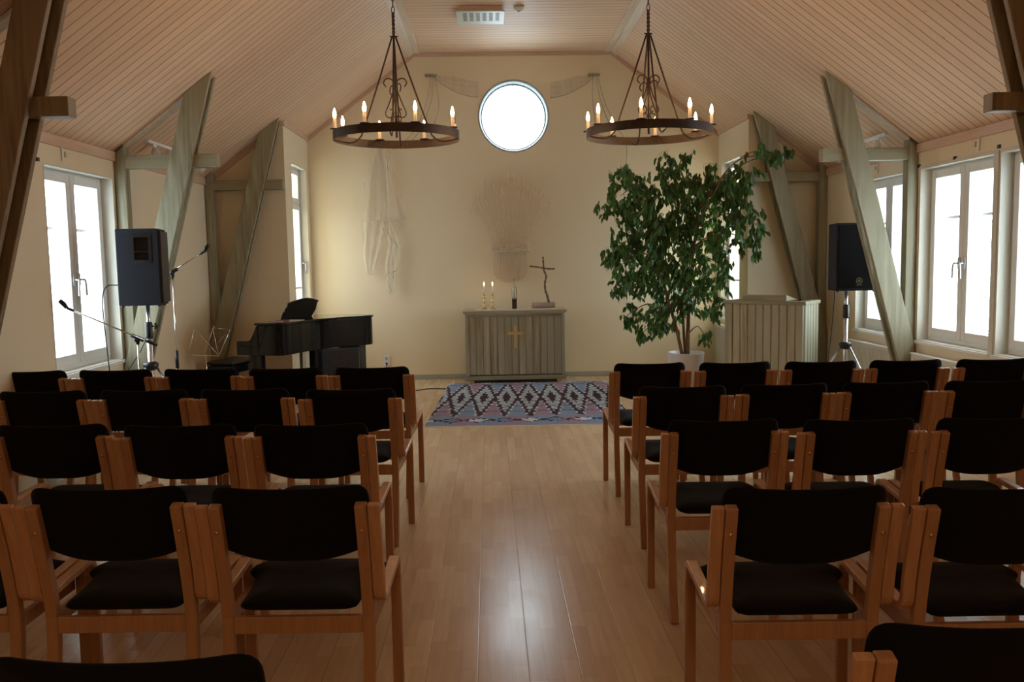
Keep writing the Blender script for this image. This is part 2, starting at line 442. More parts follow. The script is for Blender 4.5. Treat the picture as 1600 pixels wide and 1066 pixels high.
# niche side walls + front returns
NZ0, NZ1, NYA, NYB = .78, 2.822, 10.81, 11.69
for sd, nm in ((-1, 'wall_niche_left'), (1, 'wall_niche_right')):
    x0, x1 = sorted((sd*NX, sd*(NX+.25)))
    zt = roof(NX)+.02
    o = MB().prism([(sd*NX, Y1, -.02), (sd*(NX+.25), Y1, -.02), (sd*(NX+.25), Y1, roof(NX+.25)+.02), (sd*NX, Y1, zt)], (0, Y2-Y1+.1, 0)).make(nm, M['wall'], kind='structure')
    c = MB().box(x0-.1, x1+.1, NYA, NYB, NZ0, NZ1); cut(o, c)
    nm2 = nm.replace('niche', 'return')
    MB().prism([(sd*(NX+.25), Y1, -.02), (sd*(W+.05), Y1, -.02), (sd*(W+.05), Y1, roof(W)+.0), (sd*(NX+.25), Y1, roof(NX+.25)+.02)], (0, .15, 0)).make(nm2, M['wall'], kind='structure')
# altar wall with round window
RZ, RR = 3.498, .462
o = MB().prism([(-NX-.2, Y2, -.02), (NX+.2, Y2, -.02), (NX+.2, Y2, roof(NX+.2)+.03), (CX+.02, Y2, CT+.04), (-CX-.02, Y2, CT+.04), (-NX-.2, Y2, roof(NX+.2)+.03)], (0, .25, 0)).make('wall_back', M['wall'], kind='structure')
MC = Matrix.Translation((0, Y2, RZ)) @ Matrix.Rotation(-PI/2, 4, 'X')
c = MB().lathe([(0, -.3), (RR, -.3), (RR, .6), (0, .6)], seg=72, M=MC); cut(o, c)
MB().prism([(-W-.05, Y0, -.02), (W+.05, Y0, -.02), (W+.05, Y0, roof(W)+.03), (CX, Y0, CT+.04), (-CX, Y0, CT+.04), (-W-.05, Y0, roof(W)+.03)], (0, -.2, 0)).make('wall_rear', M['wall'], kind='structure')

# trims --------------------------------------------------------------
TI = [0]
def trim(mb, mat_, bev=0):
    TI[0] += 1
    return mb.make('trim_%d' % TI[0], mat_, kind='structure', bevel=bev)
for sd in (-1, 1):
    x0, x1 = sorted((sd*(W-.022), sd*(W+.001)))
    trim(MB().box(x0, x1, Y0, Y1, 2.516, 2.595), M['trim'])
    # slope trim on the return wall
    a, b_ = NX, W
    trim(MB().prism([(sd*a, Y1-.018, roof(a)-.058), (sd*b_, Y1-.018, roof(b_)-.058), (sd*b_, Y1-.018, roof(b_)+.005), (sd*a, Y1-.018, roof(a)+.005)], (0, .019, 0)), M['trim'])
    # niche side wall top trim
    x0, x1 = sorted((sd*(NX-.02), sd*(NX+.001)))
    trim(MB().box(x0, x1, Y1-.019, Y2, roof(NX)-.05, roof(NX)+.012), M['trim'])
    trim(MB().prism([(sd*CX, Y2-.018, CT-.056), (sd*NX, Y2-.018, roof(NX)-.07), (sd*NX, Y2-.018, roof(NX)+.005), (sd*CX, Y2-.018, CT+.005)], (0, .019, 0)), M['trim'])
    # boards along the bend of the ceiling
    L = math.hypot(1, CS)
    trim(MB().prism([(sd*(CX-.085), Y0, CT-.012), (sd*(CX-.003), Y0, CT-.012), (sd*(CX-.003), Y0, CT+.005), (sd*(CX-.085), Y0, CT+.005)], (0, Y2-Y0-.02, 0)), M['bend'])
    trim(MB().prism([(sd*(CX-.0), Y0, CT-.014), (sd*(CX+.07), Y0, CT-.014-.07*CS), (sd*(CX+.07), Y0, CT+.003-.07*CS), (sd*(CX-.0), Y0, CT+.003)], (0, Y2-Y0-.02, 0)), M['bend'])
    # casings between right windows and plain wall caps
trim(MB().box(-CX, CX, Y2-.02, Y2+.001, CT-.052, CT+.005), M['trim'])
def baseboard(nm, x0, x1, y0, y1):
    mb = MB().box(x0, x1, y0, y1, 0, .062)
    mb.make('baseboard_'+nm, M['base'], kind='structure', bevel=.004)
baseboard('back', -NX+.016, NX-.016, Y2-.016, Y2+.001)
for sd, s in ((-1, 'left'), (1, 'right')):
    x0, x1 = sorted((sd*(NX-.016), sd*(NX+.001))); baseboard('niche_'+s, x0, x1, Y1-.016, Y2)
    x0, x1 = sorted((sd*NX, sd*(W-.016))); baseboard('return_'+s, x0, x1, Y1-.016, Y1+.001)
    x0, x1 = sorted((sd*(W-.016), sd*(W+.001))); baseboard(s, x0, x1, Y0, Y1-.016)

# windows ------------------------------------------------------------
WI = [0]
def win_root():
    WI[0] += 1
    return structure('window_%d' % WI[0])
def bx(mb, sd, xa, xb, *r):
    x0, x1 = sorted((sd*xa, sd*xb)); return mb.box(x0, x1, *r)
def frame_rect(mb, sd, xa, xb, y0, y1, z0, z1, t, tb=None):
    tb = tb or t
    bx(mb, sd, xa, xb, y0, y0+t, z0, z1); bx(mb, sd, xa, xb, y1-t, y1, z0, z1)
    bx(mb, sd, xa, xb, y0+t, y1-t, z1-t, z1); bx(mb, sd, xa, xb, y0+t, y1-t, z0, z0+tb); return mb
def handle(root, sd, x, y, z, d):
    mb = MB(); bx(mb, sd, x-.012, x, y-.014, y+.014, z-.05, z+.05)
    mb.tube([(sd*(x-.008), y, z), (sd*(x-.05), y, z)], .009, 8)
    mb.tube(fillet([(sd*(x-.048), y, z+.004), (sd*(x-.052), y+d*.012, z-.02), (sd*(x-.052), y+d*.02, z-.13)], .02), .009, 8)
    mb.make('window_handle', M['steel'], root, sm=True)
def side_window(sd, y0, y1):
    r = win_root()
    # painted reveal + sill
    mb = MB(); frame_rect(mb, sd, W-.002, W+.105, y0, y1, WZ0, WZ1, .012); mb.make('window_reveal', M['offwhite'], r)
    mb = MB(); bx(mb, sd, W-.02, W+.12, y0-.015, y1+.015, WZ0-.022, WZ0+.003); mb.make('window_sill', M['white'], r, bevel=.004)
    mb = MB(); frame_rect(mb, sd, W+.105, W+.17, y0, y1, WZ0, WZ1, .045, .06); mb.make('window_frame', M['white'], r, bevel=.004)
    ym = (y0+y1)/2
    for i, (a, b_) in enumerate(((y0+.035, ym), (ym, y1-.035))):
        mb = MB(); frame_rect(mb, sd, W+.09, W+.15, a+.004, b_-.004, WZ0+.05, WZ1-.035, .07, .08)
        s = mb.make('window_sash', M['white'], r, bevel=.005)
        mb = MB(); bx(mb, sd, W+.117, W+.121, a+.06, b_-.06, WZ0+.12, WZ1-.09); mb.make('window_pane', M['glass'], s)
        # outer sash
        mb = MB(); frame_rect(mb, sd, W+.20, W+.235, a+.02, b_-.02, WZ0+.06, WZ1-.05, .055)
        mz = WZ1 - .46
        bx(mb, sd, W+.20, W+.23, a+.07, b_-.07, mz-.013, mz+.013)
        mb.make('outer_sash', M['white'], r, bevel=.003)
        handle(r, sd, W+.09, ym + (-.045 if i == 0 else .045), 1.50, -1 if i == 0 else 1)
    return r
for sd in (-1, 1):
    for a, b_ in SIDE[sd]: side_window(sd, a, b_)
for sd in (-1, 1):
    r = win_root(); a, b_ = NYA, NYB
    mb = MB(); frame_rect(mb, sd, NX-.002, NX+.115, a, b_, NZ0, NZ1, .012); mb.make('window_reveal', M['offwhite'], r)
    mb = MB(); frame_rect(mb, sd, NX+.105, NX+.165, a, b_, NZ0, NZ1, .045); 
    bx(mb, sd, NX+.105, NX+.165, a+.04, b_-.04, 2.335, 2.385); mb.make('window_frame', M['white'], r, bevel=.004)
    for z0, z1 in ((NZ0+.03, 2.345), (2.375, NZ1-.03)):
        mb = MB(); frame_rect(mb, sd, NX+.09, NX+.15, a+.035, b_-.035, z0, z1, .06)
        if z1 < 2.5: bx(mb, sd, NX+.10, NX+.14, a+.09, b_-.09, 1.27, 1.295)
        s = mb.make('window_sash', M['white'], r, bevel=.004)
        mb = MB(); bx(mb, sd, NX+.117, NX+.121, a+.09, b_-.09, z0+.05, z1-.05); mb.make('window_pane', M['glass'], s)
    handle(r, sd, NX+.09, b_-.065, 1.60, 1)
    mb = MB(); bx(mb, sd, NX-.02, NX+.11, a-.01, b_+.01, NZ0-.02, NZ0+.003); mb.make('window_sill', M['white'], r)
# round window
r = win_root()
MB().lathe([(RR-.012, -.10), (RR+.012, -.006), (RR+.012, .006+.0), (RR-.002, .006), (RR-.03, -.10)], seg=96, M=Matrix.Translation((0, Y2, RZ)) @ Matrix.Rotation(PI/2, 4, 'X'), closed=True).make('window_ring', M['ringshade'], r, sm=True)
MB().lathe([(RR-.004, .10), (RR-.004, .16), (RR-.042, .16), (RR-.042, .10)], seg=96, M=MC, closed=True).make('window_frame', M['ringshade'], r)
MB().lathe([(0, .13), (RR-.03, .13), (RR-.03, .134), (0, .134)], seg=72, M=MC).make('window_pane', M['glass'], r)
MB().box(-.006, .006, Y2+.095, Y2+.12, RZ+RR-.09, RZ+RR-.03).make('window_latch', M['base'], r)
# narrow painted jamb post between the two nearer right windows
for y in (6.838,):
    trim(MB().box(W-.010, W+.002, y-.026, y+.030, WZ0-.02, WZ1+.02), M['offwhite'], .004)
trim(MB().box(W-.012, W+.002, 5.3, 8.10, WZ1+.006, WZ1+.02), M['offwhite'])

# ------------------------------------------------------------------ trusses
def sx(z):  # x (absolute) of the inner edge of the leaning plank at height z
    return 2.75 + (3.194 - z)*.2715
def truss(sd, yf, label, grp, mats=('timber', 'timber_h'), upto=0.0):
    t = thing('timber_brace', label, 'roof brace', (sd*3.5, yf+.09, 0), 0, grp)
    L = Vector((-sd*3.5, -yf-.09, 0))
    def mk(mb, nm, mt, bev=.006):
        for v in mb.bm.verts: v.co += L
        return mb.make(nm, M[mt], t, bevel=bev)
    for k, y in enumerate((yf, yf+.15)):
        dx = .0 if k == 0 else (.010 if yf < 6 else -.012)
        wd = .192
        zt_in = None
        # intersection of the plank edges with the slope
        def hit(off):
            z = 3.0
            for _ in range(40):
                x = sx(z)+off; z = .5*z + .5*(roof(x)-.004)
            return x, z
        xi, zi = hit(-dx); xo, zo = hit(wd-dx)
        zb = .0
        xb = sx(zb)-dx
        poly = [(xi, zi), (xo, zo), (min(xb+wd, W-.005), (3.194-(min(xb+wd, W-.005)+dx-wd-2.75)/.2715)), (W-.005, 0), (min(xb, W-.02), 0)]
        z_w = 3.194-((W-.005)+dx-wd-2.75)/.2715
        poly = [(xi, zi), (xo, zo), (W-.005, z_w), (W-.005, .0), (min(xb, W-.03), .0)]
        if sx(0)-dx > W-.03:
            z_in = 3.194 - ((W-.03)+dx-2.75)/.2715
            poly = [(xi, zi), (xo, zo), (W-.005, z_w), (W-.005, 0), (W-.03, 0), (W-.03, z_in)]
        mb = MB().prism([(sd*x, y, z) for x, z in poly], (0, .045, 0)); mk(mb, 'leaning_plank', mats[0])
    x0, x1 = sorted((sd*2.73, sd*(W-.10))); yb0, yb1 = yf+.046, yf+.149
    mk(MB().box(x0, x1, yb0, yb1, 2.455, 2.567), 'crossbeam', mats[1])
    x0, x1 = sorted((sd*(W-.10), sd*(W-.006)))
    mk(MB().box(x0, x1, yb0, yb1, 0, roof(W-.1)-.01), 'post', mats[0])
    if upto:
        a, b_ = 2.93, W-.03
        mk(MB().prism([(sd*a, yb0, roof(a)-.035), (sd*b_, yb0, roof(b_)-.035), (sd*b_, yb0, roof(b_)-.004), (sd*a, yb0, roof(a)-.004)], (0, .10, 0)), 'rafter', 'rafterwood')
    return t
G = 'paired-plank timber braces along the walls'
truss(-1, 5.07, 'grey-green timber brace, browned for warm light, nearest the camera on the left, cut off by the frame', G, ('timber_warm_shade', 'timber_warm_shade'), 1)
truss(1, 5.33, 'grey-green timber brace, browned for warm light, nearest the camera on the right, cut off by the frame', G, ('timber_warm_shade', 'timber_warm_shade'), 1)
truss(-1, 7.79, 'grey-green timber brace behind the left speaker, beside the window', G, upto=1)
truss(1, 8.06, 'grey-green timber brace partly hiding the right speaker, beside the window', G, upto=1)
truss(-1, 10.235, 'farthest left timber brace, standing behind the piano bench', G)
truss(1, 10.235, 'farthest right timber brace, rising behind the lectern with leaves across it', G)

# ------------------------------------------------------------------ cushions
def rounded_outline(corners, n=6):
    """corners: list of (x,y,r) ccw"""
    out = []
    k = len(corners)
    for i in range(k):
        p = Vector(corners[i][:2]); a = Vector(corners[i-1][:2]); b = Vector(corners[(i+1) % k][:2]); r = corners[i][2]
        da = (a-p); db = (b-p); d = min(r, da.length*.49, db.length*.49)
        p0 = p+da.normalized()*d; p1 = p+db.normalized()*d
        for j in range(n+1):
            t = j/n; out.append((1-t)**2*p0 + 2*t*(1-t)*p + t*t*p1)
    # resample evenly
    seg = [(out[(i+1) % len(out)]-out[i]).length for i in range(len(out))]; L = sum(seg); m_ = 84
    res = []; i = 0; acc = 0
    for j in range(m_):
        s = L*j/m_
        while acc+seg[i] < s: acc += seg[i]; i += 1
        res.append(out[i].lerp(out[(i+1) % len(out)], (s-acc)/max(seg[i], 1e-9)))
    return res
def cushion(outl, th, f, rim=.018):
    """f(u,v,w): local pad coords -> 3d; w in +-th/2"""
    cx = sum(p.x for p in outl)/len(outl); cy = sum(p.y for p in outl)/len(outl)
    mb = MB(); rings = []
    prof = [(0, 1, 1), (.5, .98, 1), (.8, .90, 1), (1-rim*2.2, .62, 1), (1-rim*.6, .3, 1), (1, 0, 1)]
    lv = [(s, w) for s, w, _ in prof[1:]] + [(s, -w) for s, w, _ in prof[1:-1][::-1]]
    def ring(s, w): return [mb.bm.verts.new(Vector(f(cx+(p.x-cx)*s, cy+(p.y-cy)*s, w*th/2))) for p in outl]
    rr = [ring(s, w) for s, w in lv]
    c0 = mb.bm.verts.new(Vector(f(cx, cy, th/2))); c1 = mb.bm.verts.new(Vector(f(cx, cy, -th/2)))
    n = len(outl)
    for k in range(n):
        mb.bm.faces.new([c0, rr[0][k], rr[0][(k+1) % n]]); mb.bm.faces.new([c1, rr[-1][(k+1) % n], rr[-1][k]])
    for a, b_ in zip(rr, rr[1:]):
        for k in range(n): mb.bm.faces.new([a[k], b_[k], b_[(k+1) % n], a[(k+1) % n]])
    return mb

# ------------------------------------------------------------------ chair
def leg_y(z):   # rear leg centre line, y as a function of height
    return .085*math.sin(PI*min(1, max(0, z/.90))) if z < .45 else .085 - .085*((z-.45)/.40)**1.3
def make_chair():
    t = thing('armchair', '', 'chair', group='beech armchairs in rows facing the altar')
    for s in (-1, 1):
        pts = [(s*.2335, leg_y(z), z) for z in [0, .06, .12, .2, .28, .36, .45, .53, .61, .69, .77, .845]]
        l = MB().strip(pts, (1, 0, 0), .039, .034).make('leg', M['beech'], t, bevel=.005)
        MB().lathe([(0, .0), (.007, .0), (.006, .004), (0, .005)], seg=10, M=Matrix.Translation((s*.2335, leg_y(.755)-.0165, .755)) @ Matrix.Rotation(PI/2, 4, 'X')).make('screw', M['brass'], l, sm=True)
        top = [(s*.2745, leg_y(z), z) for z in (.845, .77, .69, .61)]
        path = fillet([*top, (s*.2745, .073, .500), (s*.2745, .425, .527), (s*.2745, .437, .46)], .05, 6)
        MB().strip(path, (1, 0, 0), .039, .024).make('armrest', M['lam'], t, bevel=.004)
        MB().strip([(s*.2745, .437, .461), (s*.2745, .437, .3), (s*.2745, .436, .15), (s*.2745, .434, 0)], (1, 0, 0), .039, .026).make('leg', M['beech'], t, bevel=.004)
        MB().box(min(s*.234, s*.254), max(s*.234, s*.254), .10, .426, .405, .452).make('side_rail', M['beech'], t, bevel=.003)
    MB().box(-.214, .214, .068, .090, .395, .452).make('rear_rail', M['beech'], t, bevel=.003)
    MB().box(-.254, .254, .405, .425, .405, .452).make('front_rail', M['beech'], t, bevel=.003)
    # seat
    o = rounded_outline([(-.198, .075, .03), (.198, .075, .03), (.205, .26, .1), (.212, .33, .05), (.252, .36, .03), (.250, .475, .05), (-.250, .475, .05), (-.252, .36, .03), (-.212, .33, .05), (-.205, .26, .1)])
    def fs(u, v, w):
        z = .482 + w + .012*math.exp(-((v-.38)/.1)**2) - .02*max(0, (v-.43)/.05)**2*.4
        return (u, v, z)
    cushion(o, .060, fs, .05).make('seat', M['fabric'], t, sm=True)
    # back pad
    o = rounded_outline([(-.248, .684, .025), (-.12, .642, .2), (.12, .642, .2), (.248, .684, .025), (.256, .80, .1), (.256, .905, .075), (.12, .896, .2), (-.12, .896, .2), (-.256, .905, .075), (-.256, .80, .1)])
    def fb(u, z, w):
        return (u, leg_y(z)+.042 + w*.9 - .034*(1-(u/.26)**2), z)
    cushion(o, .046, fb, .035).make('backrest', M['fabric'], t, sm=True)
    return t
rows = {
 'L': [[(-3.530, 6.05), (-2.938, 6.02), (-2.347, 5.985), (-1.757, 5.92), (-1.168, 5.87)],
       [(-2.940, 5.045), (-2.350, 5.01), (-1.765, 4.96), (-1.153, 4.87)],
       [(-2.347, 3.95), (-1.755, 3.88), (-1.165, 3.83)],
       [(-2.195, 2.83), (-1.603, 2.795), (-1.014, 2.75)],
       [(-1.045, 1.565)]],
 'R': [[(.690, 5.775), (1.250, 5.725), (1.807, 5.68), (2.364, 5.66), (2.922, 5.62)],
       [(.675, 4.71), (1.235, 4.71), (1.793, 4.705), (2.350, 4.68)],
       [(.632, 3.715), (1.202, 3.66), (1.762, 3.63)],
       [(.582, 2.60), (1.172, 2.55)],
       [(.597, 1.605)]]}
ordn = ['front row', 'second row', 'third row', 'fourth row', 'nearest row']
posn = ['aisle end', 'second from the aisle', 'third from the aisle', 'fourth from the aisle', 'fifth from the aisle']
chair = make_chair(); first = True
for sdn, rs in rows.items():
    sw = 'left' if sdn == 'L' else 'right'
    for ri, row in enumerate(rs):
        seq = row[::-1] if sdn == 'L' else row
        for ci, (x, y) in enumerate(seq):
            if ri == 4: lab = 'black padded beech armchair cut off by the bottom %s edge of the photo' % sw
            elif ci == 0: lab = 'black padded beech armchair at the aisle end of the %s, %s block' % (ordn[ri], sw)
            else: lab = 'black padded beech armchair, %s in the %s of the %s block' % (posn[ci], ordn[ri], sw)
            rz = random.uniform(-.008, .008) - .03; sc_x = .985 if sdn == 'L' or ri > 2 else .93
            loc = (x + .03*0, y-.045, 0)
            if first:
                chair.location = loc; chair.rotation_euler = (0, 0, rz); chair['label'] = lab; first = False
                last = chair
            else: last = dup(chair, loc, rz, lab)
            last.scale = (sc_x, 1, 1)

# ------------------------------------------------------------------ rug
rg = thing('rug', 'blue and mauve pile rug with brown diamond pattern before the altar', 'rug', (.05, 9.79, 0), -.035)
def rugf(u, v):
    x = (u-.5)*2.04; y = (v-.5)*2.93
    j = .006*math.sin(v*90)+.004*math.sin(v*233) if u in (0, 1) else 0
    return (x+j, y, .014 if 0 < u < 1 and 0 < v < 1 else .002)
MB().grid(rugf, 40, 58).make('pile', M['rug'], rg, sm=True)
MB().box(-1.0, 1.0, -1.478, -1.464, .0005, .006).make('edge_binding', M['offwhite'], rg)

# ------------------------------------------------------------------ altar
at_ = thing('altar', 'grey-green boarded altar table with a small pale wooden cross', 'altar', (-.045, 11.3, 0))
mb = MB()
bw = 1.20/13
for i in range(13):
    x = -.60+i*bw
    mb.prism([(x+.004, 0, .11), (x+bw-.004, 0, .11), (x+bw-.001, .012, .11), (x+.001, .012, .11)][::-1], (0, 0, .755))
for i in range(1):
    mb.box(-.60, .60, .012, .03, .11, .865)
front = mb.make('front_panel', M['timber_panel'], at_)
mb = MB()
mb.box(-.645, -.60, -.012, .46, .10, .875); mb.box(.60, .645, -.012, .46, .10, .875)
mb.make('side_frame', M['timber_panel'], at_, bevel=.004)
MB().box(-.60, .60, -.012, .03, .865, .895).make('top_rail', M['timber_h'], at_, bevel=.003)
MB().prism([(-.66, -.02, .04), (-.66, .47, .04), (.66, .47, .04), (.66, -.02, .04)], (0, 0, .055)).make('plinth', M['timber_h'], at_, bevel=.008)
mb = MB()
for x in (-.57, .57):
    for y in (.03, .41): mb.box(x-.03, x+.03, y-.03, y+.03, 0, .041)
mb.make('foot', M['crosswood'], at_)
mb = MB(); mb.prism([(-.645, -.012, .895), (-.675, -.045, .925), (-.675, -.045, .94), (-.665, -.04, .948), (.665, -.04, .948), (.675, -.045, .94), (.675, -.045, .925), (.645, -.012, .895)], (0, .50, 0))
mb.make('tabletop', wood('pale_altar_top', (.42, .38, .26), (.58, .53, .39), (1.6, 26, 26), .5, .1), at_, bevel=.004)  # tabletop in a lighter tone than the boards below
mb = MB(); mb.box(-.017, .023, -.014, -.001, .452, .752); mb.box(-.098, .104, -.0145, -.001, .628, .667)
mb.make('wooden_cross', M['crosswood'], at_, bevel=.002)
ru = MB(); ru.box(-.56, .50, 11.27+.02, 11.72, .9495, .9535)
tag(ru.make('altar_cloth', M['runner'], bevel=.001), 'thin cream cloth laid along the altar top', 'cloth')
TZ = .9545
def candlestick(x, y, label):
    t = thing('candlestick', label, 'candlestick', (x, y, TZ), 0, 'brass candlesticks on the altar')
    MB().lathe([(0, 0), (.040, 0), (.040, .006), (.030, .014), (.012, .022), (.008, .034), (.014, .044), (.010, .056), (.006, .075), (.013, .095), (.016, .110), (.010, .122), (.007, .14), (.013, .152), (.009, .165), (.008, .18), (.014, .192), (.016, .205), (.011, .215), (0, .215)], seg=20).make('stem', M['brass'], t, sm=True)
    c = MB().lathe([(0, .2155), (.009, .2155), (.0085, .305), (.003, .309), (0, .309)], seg=14).make('candle', M['wax'], t, sm=True)
    MB().lathe([(0, .309), (.007, .320), (.008, .330), (.004, .347), (0, .358)], seg=12).make('flame', M['flame'], c, sm=True)
candlestick(-.437, 11.5, 'brass candlestick with lit white candle, outer left one of the pair')
candlestick(-.327, 11.5, 'brass candlestick with lit white candle, inner one nearer the bottle')
t = thing('bottle_lamp', 'slender clear glass bottle standing in a small dark block', 'lamp', (-.041, 11.5, TZ))
MB().box(-.031, .031, -.031, .031, 0, .125).make('base_block', plain('dark_brown_block', (.05, .022, .018), .4), t, bevel=.003)
MB().lathe([(0, .127), (.030, .127), (.034, .15), (.034, .25), (.022, .29), (.010, .34), (.007, .40), (0, .405)], seg=24).make('glass_bottle', M['bottle'], t, sm=True)
MB().lathe([(0, .128), (.012, .13), (.016, .17), (.009, .24), (0, .27)], seg=14).make('wick_candle', plain('amber_glass', (.62, .40, .22), .3), t, sm=True)
# branch cross
t = thing('branch_cross', 'rustic cross of knobbly branches fixed in a short birch log', 'cross', (.339, 11.5, TZ))
lp = [(-.15, 0, .040), (-.08, 0, .041), (0, 0, .040), (.08, 0, .039), (.15, 0, .040)]
MB().tube(lp, [.036, .039, .037, .039, .036], 18).make('log_base', M['birch'], t)
MB().tube([(.1505, 0, .040), (.1535, 0, .040)], .034, 18).make('log_end', M['crosswood'], t)
MB().tube(smoothpath([(.075, 0, .07), (.055, 0, .16), (.03, 0, .24), (.025, 0, .33), (.042, 0, .42), (.015, 0, .50), (.008, 0, .60), (.005, 0, .675)], 4), [.016+.003*math.sin(i*2.1)-.0002*i for i in range(29)], 10).make('upright_branch', M['stick'], t, sm=True)
MB().tube(smoothpath([(-.175, -.012, .555), (-.09, -.014, .545), (0, -.018, .528), (.08, -.014, .515), (.155, -.012, .515)], 4), [.011+.002*math.sin(i*1.7) for i in range(17)], 10).make('cross_branch', M['stick'], t, sm=True)

# ------------------------------------------------------------------ straw sheaf on wall
t = thing('straw_sheaf', 'fan shaped sheaf of pale straw hanging on the wall above the altar', 'wall decoration', (-.072, Y2-.03, 1.76))
rnd = random.Random(3)
mb = MB(); me_ = MB()
for i in range(44):
    u = (i+.5)/44*2-1; u += rnd.uniform(-.02, .02)
    yy = rnd.uniform(-.02, .012)
    topz = (.93-.42*abs(u)**2.0)*rnd.uniform(.80, 1.02); a = u*.46*rnd.uniform(.85, 1.1)
    xt = u*.20 + a*(.5+.5*topz)*.95
    zb = -.46+.13*abs(u)**3+rnd.uniform(-.015, .02)
    pts = smoothpath([(u*.215, yy, zb), (u*.235, yy-.008, -.25), (u*.215, yy-.012, -.05), (u*.21, yy-.012, .06), (u*.24+(xt-u*.24)*.35, yy-.008, .06+topz*.35), (xt*.92, yy, topz*.8), (xt, yy, topz)], 3)
    mb.tube(pts, .0020, 5)
    d = (pts[-1]-pts[-3]).normalized()
    e0 = pts[-1]-d*.02
    me_.tube([e0, e0+d*.03, e0+d*.07, e0+d*.12], [.002, .005, .0045, .001], 5)
mb.make('stalks', M['straw'], t, sm=True); me_.make('ears', M['straw2'], t, sm=True)
mb = MB()
for k in range(5):
    z = -.045+k*.020
    mb.tube(smoothpath([(-.245, .012, z), (-.235, -.02, z+.003), (-.12, -.040, z-.006), (0, -.043, z-.004), (.12, -.040, z+.004), (.235, -.02, z), (.245, .012, z)], 5), .0105, 7)
mb.make('twisted_binding', M['straw2'], t, sm=True)
tb = MB(); tb.tube(smoothpath([(-.23, -.02, -.33), (-.18, -.025, -.41), (-.08, -.028, -.455), (.04, -.028, -.455), (.15, -.025, -.41), (.225, -.02, -.31)], 5), .006, 6)
tb.make('lower_cord', M['straw2'], t, sm=True)

# ------------------------------------------------------------------ net drapes
def drape(label, sgn, nx, nz, loops):
    t = thing('net_drape', label, 'drape', (nx, Y2-.04, nz), 0, 'sheer net drapes on the altar wall')
    L = Vector((-nx, -(Y2-.04), -nz))
    # wing reaching towards the round window
    def wing(u, v):
        x = nx + sgn*(.02 + u*.58)
        top = nz - .01 - .05*u + .02*math.sin(u*5)
        bot = nz - .02 - .26*math.sin(u*PI/2)**.8
        z = top + (bot-top)*v
        return Vector((x, Y2-.030-.012*math.sin(v*18+u*6)-.02*(1-u), z))+L
    w = MB().grid(wing, 24, 14).make('wing', M['netfine'], t, sm=True)
    hem = [wing(u/14, 1.0) for u in range(15)]
    MB().tube(hem, .004, 5).make('hem', M['netdark'], t, sm=True)
    mb = MB()
    for lp_ in loops:
        mb.tube([Vector(p)+L for p in smoothpath(lp_, 5)], .0035, 5)
    mb.make('strands', M['netdark'], t, sm=True)
    MB().box(nx-.10-L.x*0+L.x, nx+.06+L.x, -.02, .035, -.012, .018).make('wall_peg', M['timber_h'], t, bevel=.003)
    return t
Yw = Y2-.03
dl = drape('sheer net drape falling left of the round window to a long tail', 1, -1.06, 4.03, [
    [(-1.08, Yw-.02, 4.02), (-1.12, Yw, 3.80), (-1.22, Yw, 3.50), (-1.38, Yw, 3.25), (-1.60, Yw, 3.08)],
    [(-1.03, Yw-.02, 4.02), (-1.0, Yw, 3.85), (-.99, Yw, 3.62), (-1.06, Yw, 3.40), (-1.18, Yw, 3.28)],
    [(-1.05, Yw-.02, 4.02), (-1.07, Yw, 3.75), (-1.18, Yw, 3.45), (-1.30, Yw, 3.25), (-1.50, Yw, 3.1)]])
def lerpk(k, t):
    for (a0, v0), (a1, v1) in zip(k, k[1:]):
        if t <= a1: return v0+(v1-v0)*(t-a0)/(a1-a0)
    return k[-1][1]
def tail_of(lk, rk, z0, z1, yo):
    def f(u, v):
        a, b2 = lerpk(lk, v), lerpk(rk, v)
        x = a+(b2-a)*u
        return (x+1.06, yo+.012*math.sin(u*17+v*2.2)+.004*math.sin(u*41+v*5), z0+(z1-z0)*v-4.03)
    return f
MB().grid(tail_of([(0, -1.84), (.5, -2.0), (1, -2.05)], [(0, -1.74), (.55, -1.60), (1, -1.49)], 3.15, 2.15, -.02), 36, 20).make('tail', M['net'], dl, sm=True)
MB().grid(tail_of([(0, -2.05), (.6, -2.06), (1, -2.0)], [(0, -1.75), (.5, -1.80), (1, -1.93)], 2.16, 1.42, -.02), 24, 16).make('tail', M['net'], dl, sm=True)
MB().grid(tail_of([(0, -1.79), (.3, -1.70), (.6, -1.76), (1, -1.72)], [(0, -1.66), (.3, -1.56), (.45, -1.57), (.7, -1.62), (1, -1.64)], 2.14, 1.16, -.035), 20, 20).make('tail', M['net'], dl, sm=True)
MB().tube([Vector(p)-Vector((-1.06, Y2-.04, 4.03)) for p in smoothpath([(-1.66, Yw-.02, 3.1), (-1.58, Yw-.02, 2.7), (-1.47, Yw-.025, 2.16), (-1.68, Yw-.03, 2.14), (-1.77, Yw-.03, 2.05), (-1.66, Yw-.03, 1.93), (-1.55, Yw-.03, 1.72), (-1.58, Yw-.03, 1.50), (-1.75, Yw-.03, 1.42), (-1.68, Yw-.03, 1.2)], 5)], .006, 6).make('tail_hem', M['net'], dl, sm=True)
MB().tube([(-.64, -.03, -.9), (-.62, -.035, -2.0), (-.61, -.035, -2.80)], .0025, 5).make('pull_cord', M['wax'], dl)
drape('sheer net drape falling right of the round window behind the chandelier', -1, 1.09, 4.01, [
    [(1.06, Yw-.02, 4.0), (1.05, Yw, 3.8), (1.07, Yw, 3.5), (1.12, Yw, 3.2)],
    [(1.10, Yw-.02, 4.0), (1.13, Yw, 3.8), (1.22, Yw, 3.5), (1.36, Yw, 3.2)],
    [(1.12, Yw-.02, 4.0), (1.20, Yw, 3.7), (1.33, Yw, 3.4), (1.50, Yw, 3.1), (1.47, Yw, 2.7), (1.46, Yw, 2.4)]])

